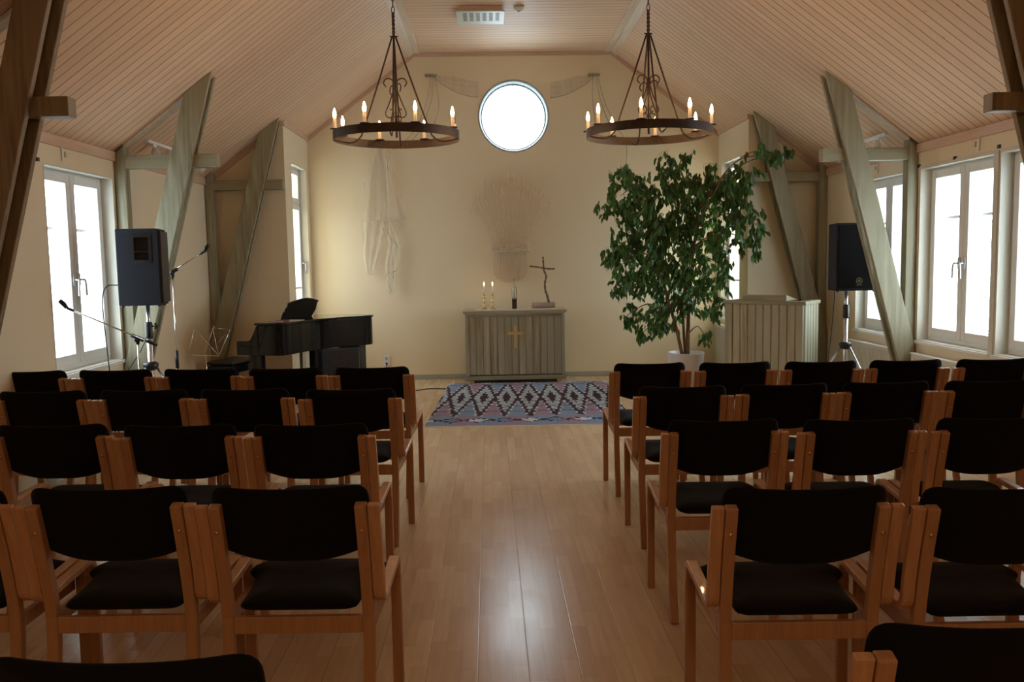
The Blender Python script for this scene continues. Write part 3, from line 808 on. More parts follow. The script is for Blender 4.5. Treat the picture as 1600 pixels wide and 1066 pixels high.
# ------------------------------------------------------------------ chandeliers
def chandelier(x, y, rot, label, unlit=None):
    t = thing('chandelier', label, 'chandelier', (x, y, 0), rot, 'wrought-iron ring chandeliers')
    R = .457; Z0, Z1 = 2.478, 2.540
    MB().lathe([(R-.004, Z0), (R, Z0), (R, Z1), (R-.004, Z1)], seg=72, closed=True).make('ring', M['iron'], t)
    AP = 3.217
    for k in range(4):
        a = k*PI/2; ca, sa = math.cos(a), math.sin(a)
        p = smoothpath([(.012*ca, .012*sa, AP), (.125*ca, .125*sa, 2.88), (.235*ca, .235*sa, 2.57), (.265*ca, .265*sa, 2.505), (.32*ca, .32*sa, 2.470), (.39*ca, .39*sa, 2.475), (.452*ca, .452*sa, 2.492)], 5)
        MB().tube(p, .0065, 7).make('hanging_rod', M['iron'], t, sm=True)
    MB().tube([(0, 0, 2.50), (0, 0, AP)], .008, 8).make('centre_rod', M['iron'], t, sm=True)
    # scrollwork
    for k in range(4):
        a = (0, PI, PI/2+.6, 3*PI/2+.6)[k]; dz = 0 if k < 2 else -.045
        ca, sa = math.cos(a), math.sin(a)
        pts = []
        for j in range(13):      # upper curl
            th = -2.4+ j/12*4.9; rr = .034
            pts.append((.038+rr*math.cos(PI-th-1.4), 2.886+rr*math.sin(PI-th-1.4)))
        pts = pts[::-1] if False else pts
        up = [(.056, 2.862), (.070, 2.885), (.062, 2.912), (.040, 2.922), (.018, 2.910), (.008, 2.885), (.010, 2.85)]
        lo = [(.022, 2.80), (.045, 2.73), (.062, 2.685), (.060, 2.655), (.038, 2.642), (.018, 2.655), (.012, 2.68), (.022, 2.70), (.036, 2.70)]
        path = [((r_*1.18)*ca, (r_*1.18)*sa, z_+dz) for r_, z_ in up+lo]
        MB().tube(smoothpath(path, 4), .0048, 6).make('scroll', M['iron'], t, sm=True)
    # hook, twist and chain up to the ceiling
    mb = MB()
    for s in (0, PI):
        mb.tube([(.007*math.cos(s+j*.9), .007*math.sin(s+j*.9), AP+j*.008) for j in range(22)], .006, 6)
    mb.tube([(-.03, 0, AP), (.03, 0, AP)], .005, 6)
    mb.make('twisted_hanger', M['iron'], t, sm=True)
    mb = MB(); z = AP+.165; k = 0
    while z < CT-.05:
        q = []
        for j in range(13):
            th = j/12*2*PI
            q.append(((.011*math.cos(th)) if k % 2 == 0 else 0, (.011*math.cos(th)) if k % 2 else 0, z+.022+.025*math.sin(th)))
        mb.tube(q, .003, 5); z += .041; k += 1
    mb.make('chain', M['iron'], t, sm=True)
    MB().lathe([(0, CT-.03), (.02, CT-.03), (.035, CT-.001), (0, CT-.001)], seg=16).make('ceiling_cup', M['iron'], t, sm=True)
    for k in range(8):
        a = PI/8+k*PI/4; c = Vector((R*math.cos(a)*.985, R*math.sin(a)*.985, Z1))
        MB().lathe([(0, .0), (.034, .0), (.036, .005), (0, .006)], c=c, seg=16).make('candle_saucer', M['iron'], t, sm=True)
        s = MB().lathe([(0, .006), (.0115, .006), (.0115, .078), (0, .078)], c=c, seg=14).make('candle_sleeve', M['tube'], t, sm=True)
        lit = unlit is None or k != unlit
        MB().lathe([(0, .078), (.008, .080), (.0125, .096), (.0118, .113), (.005, .137), (.001, .148), (0, .148)], c=c, seg=14).make('bulb', M['bulb'] if lit else M['bottle'], s, sm=True)
    return t
chandelier(-1.019, 6.5, 0, 'black iron ring chandelier with candle bulbs, one unlit, left of the round window', unlit=0)
chandelier(.825, 6.5, .10, 'black iron ring chandelier with every candle bulb lit, above the ficus side', None)

# ------------------------------------------------------------------ piano
PA = -.285
pn = thing('grand_piano', 'glossy black baby grand piano with its lid closed', 'piano', (-3.00, 9.10, 0), PA)
ol = [(.0, .0), (.47, 0), (.53, .03), (.555, .14), (.565, .35), (.62, .65), (.72, .87), (.84, 1.03), (.93, 1.17), (.95, 1.28), (.91, 1.37), (.80, 1.42), (.26, 1.42), (.26, 0)]
body = [(.26, 0)] + ol[1:13]
def up_(pl, z0, z1, g=0): return [(x, y, z0) for x, y in pl], (0, 0, z1-z0)
sp_ = smoothpath([(x, y, 0) for x, y in body[1:]], 4)
bodyc = [(.24, 0)] + [(p.x, p.y) for p in sp_] + [(.24, 1.42)]
MB().prism([(x, y, .66) for x, y in bodyc], (0, 0, .31)).make('case', M['blackgloss'], pn, bevel=.004)
lidc = [(.22, -.012)] + [(p.x+.012, p.y+(-.012 if p.y < .1 else .012 if p.y > 1.3 else 0)) for p in sp_] + [(.22, 1.432)]
lid = MB().prism([(x, y, .972) for x, y in lidc], (0, 0, .024)).make('lid', M['blackgloss'], pn, bevel=.006)
for v in (0, 1.34):      # side arms with their S curve
    mb = MB()
    prof_ = smoothpath([(0, 0, .66), (0, 0, .79), (.012, 0, .805), (.12, 0, .808), (.165, 0, .83), (.205, 0, .90), (.235, 0, .962), (.26, 0, .972)], 3)
    mb.prism([(p.x, v, p.z) for p in prof_]+[(.26, v, .66)], (0, .08, 0))
    mb.make('side_arm', M['blackgloss'], pn, bevel=.004)
MB().box(.01, .26, .08, 1.34, .66, .70).make('key_bed', M['blackgloss'], pn)
MB().box(.015, .20, .08, 1.34, .701, .735).make('fallboard', M['blackgloss'], pn, bevel=.01)
MB().box(.20, .24, .08, 1.34, .70, .965).make('name_board', M['blackgloss'], pn)
mb = MB()
for v in (.02, 1.32): mb.box(.10, .20, v, v+.085, .0, .66)
lg = MB().box(.13, .26, .03, .115, .0, .659).make('leg', M['blackgloss'], pn, bevel=.004)
MB().box(.13, .26, 1.305, 1.39, .0, .659).make('leg', M['blackgloss'], pn, bevel=.004); mb.bm.free()
# panelled slab support with grille under the tail
bxr = MB().box(.50, .60, .62, .80, .0, .659, None).make('leg', M['blackgloss'], pn, bevel=.004)
MB().box(.60, .86, 1.12, 1.30, .0, .659).make('leg', M['blackgloss'], pn, bevel=.004)
s = MB().prism([(.56, .80, .04), (.60, .72, .04), (.90, 1.02, .04), (.86, 1.12, .04)], (0, 0, .61)).make('speaker_box', M['black'], pn)
gm = MB(); nv = Vector((.30, .30, 0)).normalized(); pr = Vector((.30, -.30, 0)).normalized()*.006
a0 = Vector((.615, .735, 0)); a1 = Vector((.89, 1.01, 0))
for i in range(15):
    p = a0.lerp(a1, i/14)+pr; gm.tube([(p.x, p.y, .06), (p.x, p.y, .63)], .003, 5)
for j in range(26):
    z = .07+j*.0222; gm.tube([a0+pr+Vector((0, 0, z)), a1+pr+Vector((0, 0, z))], .003, 5)
gm.make('grille', M['iron'], s)
# music desk
Md = Matrix.Translation((.30, .72, 1.0)) @ Matrix.Rotation(math.radians(28), 4, 'Y')
dk = smoothpath([(0, -.34, 0), (0, -.36, .10), (0, -.33, .17), (0, -.345, .205), (0, -.30, .215), (0, -.2, .235), (0, 0, .255), (0, .2, .235), (0, .30, .215), (0, .345, .205), (0, .33, .17), (0, .36, .10), (0, .34, 0)], 3)
MB().prism([Md @ p for p in dk], Md.to_3x3() @ Vector((.014, 0, 0))).make('music_desk', M['blackgloss'], pn, bevel=.003)
def loc_p(u, v, z):
    return Matrix.Translation((-3.0, 9.10, 0)) @ Matrix.Rotation(PA, 4, 'Z') @ Vector((u, v, z))
p = loc_p(.27, .16, .9972)
bk = thing('sheet_music', 'flat sheet music lying on the piano lid', 'sheet music', p, PA)
MB().box(-.01, .30, .03, .25, 0, .006).make('pages', M['paper'], bk)
p = loc_p(.42, .05, .9965)
bk = thing('hymn_book', 'small reddish book lying on the front edge of the piano lid', 'book', p, PA+.1)
MB().box(0, .10, 0, .14, 0, .022).make('cover', plain('dull_red_cloth', (.22, .08, .06), .6), bk, bevel=.002)
MB().box(-.001, .097, -.001, .137, .003, .019).make('pages', M['paper'], bk)
# bench
pb = loc_p(-.47, .66, 0)
bn = thing('piano_bench', 'black padded piano bench at the keyboard end of the piano', 'bench', pb, PA)
o = rounded_outline([(-.17, -.30, .02), (.17, -.30, .02), (.17, .30, .02), (-.17, .30, .02)])
cushion(o, .055, lambda u, v, w: (u, v, .52+w), .04).make('cushion', plain('black_leather', (.018, .015, .012), .35, 0, .1, 60, .1), bn, sm=True)
MB().box(-.165, .165, -.295, .295, .41, .495).make('seat_frame', M['blackgloss'], bn, bevel=.004)
for a in (-1, 1):
    for c_ in (-1, 1):
        MB().box(a*.14-.02, a*.14+.02, c_*.27-.02, c_*.27+.02, 0, .412).make('leg', M['blackgloss'], bn, bevel=.003)

# folding music stand
ms = thing('music_stand', 'thin chrome folding music stand left of the piano bench', 'music stand', (-3.20, 8.72, 0), 0)
mb = MB()
mb.tube([(-.17, .0, .715), (.13, .0, .695), (.255, 0, .96)], .004, 6)
mb.tube([(.13, 0, .695), (.08, 0, .975), (.255, 0, .96), (.10, 0, .80)], .0035, 6)
mb.tube([(-.17, 0, .715), (-.10, 0, .98)], .0035, 6); mb.tube([(-.10, 0, .98), (.13, 0, .70)], .003, 6); mb.tube([(-.02, 0, .71), (.10, 0, 1.0)], .003, 6)
mb.make('desk_rods', M['chrome'], ms, sm=True)
MB().tube([(0, .01, .40), (0, .01, .71)], .005, 8).make('upper_pole', M['chrome'], ms, sm=True)
MB().tube([(0, .01, .05), (0, .01, .42)], .008, 8).make('pole', M['chrome'], ms, sm=True)
for k in range(3):
    a = .4+k*2*PI/3; MB().tube([(0, .01, .26), (.22*math.cos(a), .01+.22*math.sin(a), .008)], .005, 6).make('leg', M['chrome'], ms, sm=True)

# ------------------------------------------------------------------ lectern
Lf, Rt = Vector((2.275, 9.80, 0)), Vector((2.985, 9.205, 0))
LA = math.atan2(Rt.y-Lf.y, Rt.x-Lf.x); LW_ = (Rt-Lf).length; LD = .44
lc = thing('lectern', 'grey-green boarded lectern with a raised book rest beside the ficus', 'lectern', Lf, LA)
def boards(n, width, f, name, mt):
    mb = MB(); w = width/n
    for i in range(n):
        a, b_ = i*w, (i+1)*w
        q = [f(a+.003, 0), f(a+.010, -.010), f(b_-.010, -.010), f(b_-.003, 0), f(b_-.003, .012), f(a+.003, .012)]
        mb.prism([(x, y, .02) for x, y in q], (0, 0, 1.04))
    q = [f(0, .004), f(width, .004), f(width, .02), f(0, .02)]
    mb.prism([(x, y, .02) for x, y in q], (0, 0, 1.04))
    return mb.make(name, mt, lc)
boards(10, LW_-.03, lambda a, d: (a+.015, d+.012), 'front_panel', M['timber_panel'])
boards(5, LD-.03, lambda a, d: (LW_-.012-d, a+.015), 'side_panel', M['timber_panel'])
boards(5, LD-.03, lambda a, d: (.012+d, a+.015), 'side_panel', M['timber_panel'])
mb = MB().box(-.01, LW_+.01, -.01, .10, 1.062, 1.10); mb.box(-.01, .09, .10, LD+.01, 1.062, 1.10); mb.box(LW_-.09, LW_+.01, .10, LD+.01, 1.062, 1.10)
mb.make('top_rim', M['timber_h'], lc, bevel=.004)
MB().box(.02, LW_-.02, .03, LD, .90, .92).make('shelf', M['timber_h'], lc)
MB().prism([(.20, .06, 1.10), (.20, .06, 1.165), (.20, .40, 1.10)], (.50, 0, 0)).make('book_rest', M['timber_h'], lc, bevel=.003)

# ------------------------------------------------------------------ speakers and stands
def speaker_stand(x, y, top, label, rz, zt=.62):
    t = thing('speaker_stand', label, 'speaker stand', (x, y, 0), rz, 'aluminium tripod speaker stands')
    MB().tube([(0, 0, .12), (0, 0, top-.22)], .022, 16).make('lower_pole', M['steel'], t, sm=True)
    MB().tube([(0, 0, top-.24), (0, 0, top+.015)], .0165, 16).make('upper_pole', M['steel'], t, sm=True)
    MB().lathe([(0, top-.26), (.028, top-.26), (.030, top-.25), (.030, top-.14), (.024, top-.125), (0, top-.125)], seg=20).make('collar', M['black'], t, sm=True)
    mb = MB().tube([(.02, 0, top-.16), (.055, 0, top-.16)], .006, 8); mb.tube([(.05, 0, top-.185), (.062, 0, top-.16), (.05, 0, top-.135)], [.008, .012, .008], 8)
    mb.make('clamp_knob', M['black'], t, sm=True)
    MB().lathe([(0, zt-.06), (.035, zt-.06), (.058, zt-.04), (.062, zt-.005), (.04, zt+.01), (0, zt+.012)], seg=18).make('leg_hub', M['black'], t, sm=True)
    for k in range(3):
        a = k*2*PI/3
        e = Vector((.46*math.cos(a), .46*math.sin(a), .014)); h = Vector((.045*math.cos(a), .045*math.sin(a), zt-.03))
        l = MB().tube([h, e], .011, 10).make('leg', M['steel'], t, sm=True)
        MB().tube([e-Vector((0,0,0)), e+(e-h).normalized()*.004+Vector((0, 0, 0))], .0135, 10).make('rubber_foot', M['rubber'], l, sm=True)
        MB().tube([h.lerp(e, .5), Vector((0, 0, .20))], .006, 6).make('brace', M['steel'], t, sm=True)
    return t
# left speaker: side towards the camera, grille towards the room
sz0, sz1 = 1.265, 1.90
speaker_stand(-3.185, 7.28, sz0, 'silver tripod stand carrying the grey speaker by the left window', 0, .80)
ls = thing('loudspeaker', 'charcoal loudspeaker with a recessed side handle on the left stand', 'loudspeaker', (-3.215, 7.28, sz0+.017), .18)
h = sz1-sz0-.017
bp = [(-.165, -.13), (.165, -.17), (.165, .17), (-.165, .13)]
hx0, hx1, hz0, hz1 = -.022, .088, h-.25, h-.07
cab = MB().prism([(x, y, 0) for x, y in bp], (0, 0, h)).make('cabinet', M['spk'], ls)
cm = MB().box(hx0, hx1, -.40, -.09, hz0, hz1); cut(cab, cm)
b_ = cab.modifiers.new('bevel', 'BEVEL'); b_.width = .008; b_.segments = 2; b_.limit_method = 'ANGLE'
mb = MB()
def fy(x): return -.15-.04*(x/.33)
for (xa, xb, za, zb) in ((hx0-.022, hx0, hz0-.022, hz1+.022), (hx1, hx1+.022, hz0-.022, hz1+.022), (hx0, hx1, hz1, hz1+.022), (hx0, hx1, hz0-.022, hz0)):
    mb.prism([(xa, fy(xa)-.004, za), (xb, fy(xb)-.004, za), (xb, fy(xb)+.002, za), (xa, fy(xa)+.002, za)], (0, 0, zb-za))
mb.tube([(hx0, -.142, hz0+.065), (hx1, -.146, hz0+.065)], .009, 8)
mb.box(hx0-.004, hx1+.004, -.098, -.094, hz0-.004, hz1+.004)  # black lining put in the handle recess to stand in for its shade
mb.box(hx0-.001, hx0+.002, -.15, -.095, hz0, hz1); mb.box(hx1-.002, hx1+.001, -.15, -.095, hz0, hz1)
mb.box(hx0, hx1, -.15, -.095, hz1-.002, hz1+.001); mb.box(hx0, hx1, -.15, -.095, hz0-.001, hz0+.002)
mb.make('handle_plate', M['black'], ls)
MB().box(.166, .185, -.155, .155, .02, h-.02).make('grille', plain('brownish_black_mesh', (.03, .022, .022), .6, 0, .3, 400, .3), ls, bevel=.003)
mb = MB()
for x in (-.14, .14):
    for y in (-.11, .11): mb.lathe([(0, -.012), (.012, -.012), (.012, .002), (0, .002)], c=(x, y, 0), seg=10)
mb.make('rubber_foot', M['rubber'], ls)
# right speaker
sz0, sz1 = 1.215, 1.90
speaker_stand(3.225, 8.72, sz0, 'silver tripod stand carrying the black speaker by the right brace', PI/3, .70)
rs_ = thing('loudspeaker', 'black front-facing loudspeaker with a small pale emblem, behind the right brace', 'loudspeaker', (3.265, 8.72, sz0+.017), .0)
h = sz1-sz0-.017
MB().prism([(-.215, -.16, 0), (.215, -.16, 0), (.16, .18, 0), (-.16, .18, 0)], (0, 0, h)).make('cabinet', M['spk'], rs_, bevel=.012)
MB().box(-.19, .19, -.172, -.158, .02, h-.022).make('grille', M['grille'], rs_, bevel=.004)
gold = plain('pale_gold_emblem', (.45, .42, .28), .4, .3)
ex, ez, ey = .015, .10, -.176
Mx = Matrix.Translation((ex, ey, ez)) @ Matrix.Rotation(PI/2, 4, 'X')
mb = MB().lathe([(.027, -.001), (.031, -.001), (.031, .003), (.027, .003)], seg=36, M=Mx, closed=True)
for k in range(3):
    a = PI/2 + k*2*PI/3
    R_ = Matrix.Rotation(k*2*PI/3, 4, 'Y')
    T_ = Matrix.Translation((ex, ey, ez)) @ R_
    mb.box(-.0012, .0012, -.003, .001, -.012, .004, T_)                 # stem
    mb.box(-.0045, .0045, -.003, .001, .003, .0055, T_)
    mb.box(-.0052, -.003, -.003, .001, .004, .026, T_); mb.box(.003, .0052, -.003, .001, .004, .026, T_)
mb.make('emblem', gold, rs_)
cu = bpy.data.curves.new('txt', 'FONT'); cu.body = 'YAMAHA'; cu.size = .016; cu.align_x = 'CENTER'; cu.extrude = .0008
tmp = bpy.data.objects.new('txt', cu); col.objects.link(tmp); dg = bpy.context.evaluated_depsgraph_get(); dg.update()
me = bpy.data.meshes.new_from_object(tmp.evaluated_get(dg)); bpy.data.objects.remove(tmp)
lo_ = bpy.data.objects.new('lettering', me); col.objects.link(lo_); me.materials.clear(); me.materials.append(gold)
lo_.parent = rs_; lo_.location = (ex, -.1735, ez-.047); lo_.rotation_euler = (PI/2, 0, 0)
mb = MB()
for x in (-.18, .18): mb.lathe([(0, -.012), (.012, -.012), (.012, .002), (0, .002)], c=(x, -.13, 0), seg=10)
mb.make('rubber_foot', M['rubber'], rs_)

# cables
def cable(label, pts, r=.0045, nm='cable'):
    return tag(MB().tube(smoothpath(pts, 6), r, 7).make(nm, M['rubber'], sm=True), label, 'cable')
cable('black cable looping from the left speaker down past the window', [(-3.385, 7.20, 1.45), (-3.46, 7.16, 1.44), (-3.49, 7.14, 1.32), (-3.48, 7.14, 1.0), (-3.46, 7.15, .6), (-3.44, 7.2, .2), (-3.40, 7.3, .006), (-3.2, 7.4, .006)])
cable('black cable slanting down behind the left speaker stand to the wall', [(-3.20, 7.33, 1.06), (-3.33, 7.42, .87), (-3.47, 7.45, .68), (-3.52, 7.4, .50), (-3.52, 7.3, .2), (-3.50, 7.2, .006)], .004)
cable('thin black cable hanging from the right speaker to the floor', [(3.12, 8.75, 1.235), (3.10, 8.74, .95), (3.06, 8.72, .62), (3.03, 8.72, .3), (3.0, 8.7, .006), (2.9, 8.74, .006), (2.75, 8.82, .006)], .004)
cable('black cable lying on the floor between piano and rug', [(-1.90, 10.75, .006), (-1.6, 10.70, .006), (-1.35, 10.72, .006), (-1.15, 10.88, .006), (-.93, 10.84, .006)], .006, 'floor_cable')
# mic stands
def mic_stand(name_label, x, y, h, boomA, boomB, foot=.3, rz=0):
    t = thing('microphone_stand', name_label, 'microphone stand', (x, y, 0), 0)
    MB().tube([(0, 0, .10), (0, 0, h*.52)], .010, 10).make('lower_pole', M['chrome'], t, sm=True)
    MB().tube([(0, 0, h*.45), (0, 0, h-.04)], .007, 10).make('upper_pole', M['chrome'], t, sm=True)
    MB().tube([(0, 0, h*.46), (0, 0, h*.56)], .015, 12).make('clutch', M['black'], t, sm=True)
    a, b2 = Vector(boomA)-Vector((x, y, 0)), Vector(boomB)-Vector((x, y, 0))
    d = (b2-a).normalized(); c = Vector((0, 0, h))
    mb = MB().tube([c-Vector((0, 0, .05)), c+Vector((0, 0, .012))], [.012, .020], 10); mb.tube([c-d*.05, c+d*.05], .016, 10)
    mb.tube([c+Vector((0, -.02, -.01)), c+Vector((0, -.045, -.02))], .01, 8)
    mb.make('swivel_clamp', M['black'], t, sm=True)
    MB().tube([a, b2], .0055, 8).make('boom', M['chrome'], t, sm=True)
    MB().tube([a-d*.04, a+d*.045], .013, 10).make('counterweight', M['black'], t, sm=True)
    mb = MB().tube([b2-d*.02, b2+d*.03], .010, 8); e = b2+d*.03
    mb.tube([e, e+d*.02+Vector((0, 0, .02)), e+d*.05+Vector((0, 0, .035))], [.014, .018, .016], 10)
    mb.make('microphone_clip', M['black'], t, sm=True)
    for k in range(3):
        an = rz+k*2*PI/3
        MB().tube([(0, 0, .12), (foot*math.cos(an), foot*math.sin(an), .012)], .008, 8).make('leg', M['chrome'], t, sm=True)
    MB().lathe([(0, .085), (.024, .085), (.024, .14), (0, .14)], seg=12).make('leg_hub', M['black'], t, sm=True)
    return t
mic_stand('tall chrome microphone stand with empty clip raised to the right', -3.09, 7.62, 1.545, (-3.17, 7.62, 1.505), (-2.835, 7.62, 1.70), .28, .3)
mic_stand('short microphone stand whose boom reaches left across the window', -3.09, 6.80, 1.05, (-2.98, 6.80, 1.005), (-3.50, 6.62, 1.285), .22, .9)

# ------------------------------------------------------------------ ficus
fc = thing('potted_ficus', 'tall weeping fig with dark green leaves in a white round pot', 'plant', (2.03, 10.62, 0))
MB().lathe([(0, 0), (.175, 0), (.185, .01), (.222, .42), (.222, .430), (.205, .430), (.200, .375), (0, .372)], seg=48).make('pot', M['pot'], fc, sm=True)
MB().lathe([(0, .385), (.1, .39), (.2025, .382), (.2, .374)], seg=32).make('soil', M['soil'], fc, sm=True)
blobs = [(1.75,10.6,2.0,.2,.2),(1.62,10.5,1.62,.22,.2),(2.05,10.6,2.02,.16,.18),(1.5,10.6,1.45,.2,.2),(1.75,10.55,1.3,.2,.18),(2.1,10.5,1.3,.18,.18),(1.28,10.6,2.1,.14,.16),(1.3,10.65,1.72,.16,.14),(1.85,10.6,2.45,.14,.14),(2.2,10.5,2.3,.18,.14),(2.5,10.2,2.3,.14,.14),(1.95,10.6,.98,.14,.12),(1.23,10.6,2.54,.17,.11),(1.14,10.75,2.17,.17,.07),(1.36,10.45,2.31,.25,.22),(1.83,10.75,2.65,.14,.15),(1.6,10.55,2.17,.3,.28),(2.03,10.65,2.36,.22,.17),(2.38,10.7,2.45,.21,.14),(2.56,10.12,2.47,.16,.18),(2.74,9.9,2.68,.18,.07),(2.98,9.9,2.66,.06,.05),(1.47,10.65,1.85,.31,.22),(1.16,10.8,1.58,.14,.14),(1.3,10.45,1.47,.22,.19),(1.23,10.75,1.22,.11,.14),(1.45,10.55,1.25,.19,.17),(1.86,10.65,1.82,.25,.22),(2.22,10.75,2.1,.23,.23),(2.4,10.3,2.07,.2,.22),(2.64,10.08,1.9,.18,.22),(2.54,10.3,2.17,.14,.11),(2.22,10.65,1.7,.24,.22),(2.38,10.35,1.4,.16,.19),(1.99,10.45,1.46,.25,.16),(1.91,10.75,1.12,.22,.2),(2.18,10.55,1.01,.2,.2),(2.35,10.35,.94,.07,.16),(1.84,10.8,.8,.14,.14),(1.57,10.45,.81,.16,.15),(1.37,10.75,.85,.08,.13),(1.48,10.55,.64,.07,.08),(1.72,10.65,.65,.05,.05),(2.3,10.75,.58,.04,.06),(2.70,10.08,1.66,.07,.11),(2.42,10.35,1.67,.16,.16),(2.31,10.55,2.59,.04,.06),(2.04,10.65,2.74,.04,.06)]
O = Vector((2.03, 10.62, 0)); rnd = random.Random(11)
stems = [smoothpath([(.02, .0, .38), (.03, 0, .8), (.06, .0, 1.3), (.10, -.02, 1.8), (.16, -.05, 2.2)], 6),
         smoothpath([(-.04, .01, .38), (-.12, .02, .75), (-.26, 0, 1.25), (-.32, -.02, 1.8), (-.42, 0, 2.2)], 6),
         smoothpath([(.0, .03, .38), (-.02, .06, .9), (.0, .05, 1.5), (-.08, .05, 2.1), (-.12, .08, 2.5)], 6)]
mb = MB()
for i, s in enumerate(stems):
    n = len(s); mb.tube(s, [(.024-.004*i)*(1-.75*k/n)+.003 for k in range(n)], 9)
mb.make('trunk', M['bark'], fc, sm=True)
mb = MB(); lf = MB()
def leaf(p, d, side, L):
    up = d.cross(side).normalized(); w = L*.27
    droop = Vector((0, 0, -1))
    b0 = p; m1 = p+d*L*.35; m2 = p+d*L*.7+droop*L*.04; tip = p+d*L+droop*L*.10
    v = [lf.bm.verts.new(q) for q in (b0, m1+side*w-up*w*.25, m1, m1-side*w-up*w*.25, m2+side*w*.7-up*w*.2, m2, m2-side*w*.7-up*w*.2, tip)]
    for f in ((0,1,2),(0,2,3),(1,4,5,2),(2,5,6,3),(4,7,5),(5,7,6)): lf.bm.faces.new([v[i] for i in f])
for bx_, by_, bz_, rx, rz_ in blobs:
    c = Vector((bx_, by_, bz_))-O
    # branch from the stem point a bit lower than the blob
    best = min((q for s in stems for q in s if q.z > .6), key=lambda q: (q-c).length + (1.2 if q.z > c.z+.1 else 0))
    midp = best.lerp(c, .55)+Vector((0, 0, .10+.10*(c-best).length))
    br_ = smoothpath([best, midp, c+Vector((0, 0, rz_*.5)), c+Vector((rx*.6*(1 if c.x > 0 else -1), 0, rz_*.1))], 5)
    mb.tube(br_, [.008*(1-.75*k/len(br_))+.0012 for k in range(len(br_))], 5)
    rx *= 1.12; rz_ *= 1.12
    area = rx*rz_
    ntw = max(3, int(area*430)+4)
    for k in range(ntw):
        a = rnd.uniform(0, 2*PI); rr = math.sqrt(rnd.random())
        tc_ = c+Vector((rx*rr*math.cos(a), rnd.uniform(-1, 1)*min(rx, .2)*.9, rz_*rr*math.sin(a)+.05))
        dirx = Vector((rnd.uniform(-1, 1)+.5*(tc_.x-c.x)/rx, rnd.uniform(-.8, .6), rnd.uniform(-.9, .1))).normalized()
        twl = rnd.uniform(.10, .19)
        tw = [tc_-dirx*twl*.5+Vector((0, 0, .02)), tc_+Vector((0, 0, .02)), tc_+dirx*twl*.5+Vector((0, 0, -.02))]
        mb.tube(tw, .0012, 4, cap=False)
        for j in range(rnd.randint(7, 10)):
            t_ = j/9; pp = tw[0].lerp(tw[2], t_)
            sd_ = 1 if j % 2 else -1
            az = rnd.uniform(0, 2*PI)
            d = (Vector((math.cos(az)*.55, math.sin(az)*.55, -1))+dirx*.5).normalized()
            sdv = d.cross(Vector((math.cos(az+1.3), math.sin(az+1.3), .2))).normalized()
            q = pp+d*.01
            if q.x+O.x > NX-.06 and q.y+O.y > Y1-.12: continue
            L_ = rnd.uniform(.060, .092)
            if (q+d*L_).y+O.y > Y2-.03: continue
            leaf(q, d, sdv, L_)
# the long shoot to the right
sh = [Vector(p)-O for p in [(2.15, 10.5, 2.0), (2.30, 10.3, 2.35), (2.42, 10.15, 2.60), (2.62, 9.95, 2.76), (2.85, 9.9, 2.72), (3.02, 9.9, 2.66)]]
mb.tube(smoothpath(sh, 5), [.009-.0003*k for k in range(26)], 6)
mb.make('branches', M['bark'], fc, sm=True)
lf.make('foliage', M['leaf'], fc)

# ------------------------------------------------------------------ radiators, sockets and other small fittings
def radiator(sd, xw, y0, y1, z0, z1, label, wallname='side'):
    t = thing('radiator', label, 'radiator', (sd*(xw-.06), (y0+y1)/2, 0), 0, 'white panel radiators below the windows')
    L = (y1-y0)/2
    mb = MB(); n = int((y1-y0)/.035)
    mb.box(-.02, .02, -L, L, z0, z1)
    for i in range(n):
        y = -L+(i+.5)*(2*L/n); mb.box(-sd*.02-.004, -sd*.02+.004, y-.010, y+.010, z0+.03, z1-.03)
    mb.make('panel', M['offwhite'], t)
    mb = MB().box(-.034, .034, -L, L, z1, z1+.012); mb.make('top_grille', M['white'], t)
    mb = MB()
    for y in (-L+.06, L-.06): mb.tube([(0, y, z0+.01), (0, y, .0)], .008, 8)
    mb.tube([(0, L-.08, z1-.05), (sd*.059, L-.08, z1-.05)], .008, 6); mb.tube([(0, -L+.08, z1-.05), (sd*.059, -L+.08, z1-.05)], .008, 6)
    mb.make('pipe', M['white'], t)
for sd, (a, b_), lb in ((1, (6.95, 8.0), 'white radiator below the nearer right-hand window'), (1, (8.36, 9.4), 'white radiator below the window behind the right speaker'),
                        (-1, (6.65, 7.70), 'white radiator below the left window')):
    radiator(sd, W, a, b_, .14, .66, lb)
radiator(1, NX, 10.86, 11.65, .14, .69, 'white radiator in the niche between ficus and lectern')
radiator(-1, NX, 10.86, 11.65, .14, .69, 'white radiator in the niche behind the piano')
# wall socket
t = thing('wall_socket', 'white double wall socket with a black plug right of the piano', 'socket', (-1.78, Y2-.006, .26))
MB().box(-.042, .042, -.012, .006, -.075, .075).make('socket_plate', M['white'], t, bevel=.004)
MB().lathe([(0, .0), (.018, .0), (.020, .006), (0, .006)], seg=16, M=Matrix.Translation((0, -.012, .035)) @ Matrix.Rotation(PI/2, 4, 'X')).make('outlet', M['base'], t)
t2 = MB().tube(smoothpath([(-1.78, Y2-.02, .225), (-1.78, Y2-.045, .215), (-1.78, Y2-.05, .12), (-1.78, Y2-.06, .008), (-1.88, Y2-.3, .008)], 5), [.016, .016, .014, .012, .006]+[.0045]*16, 8).make('plug_cord', M['rubber'], sm=True)
tag(t2, 'black plug and cord hanging from the wall socket', 'cord')
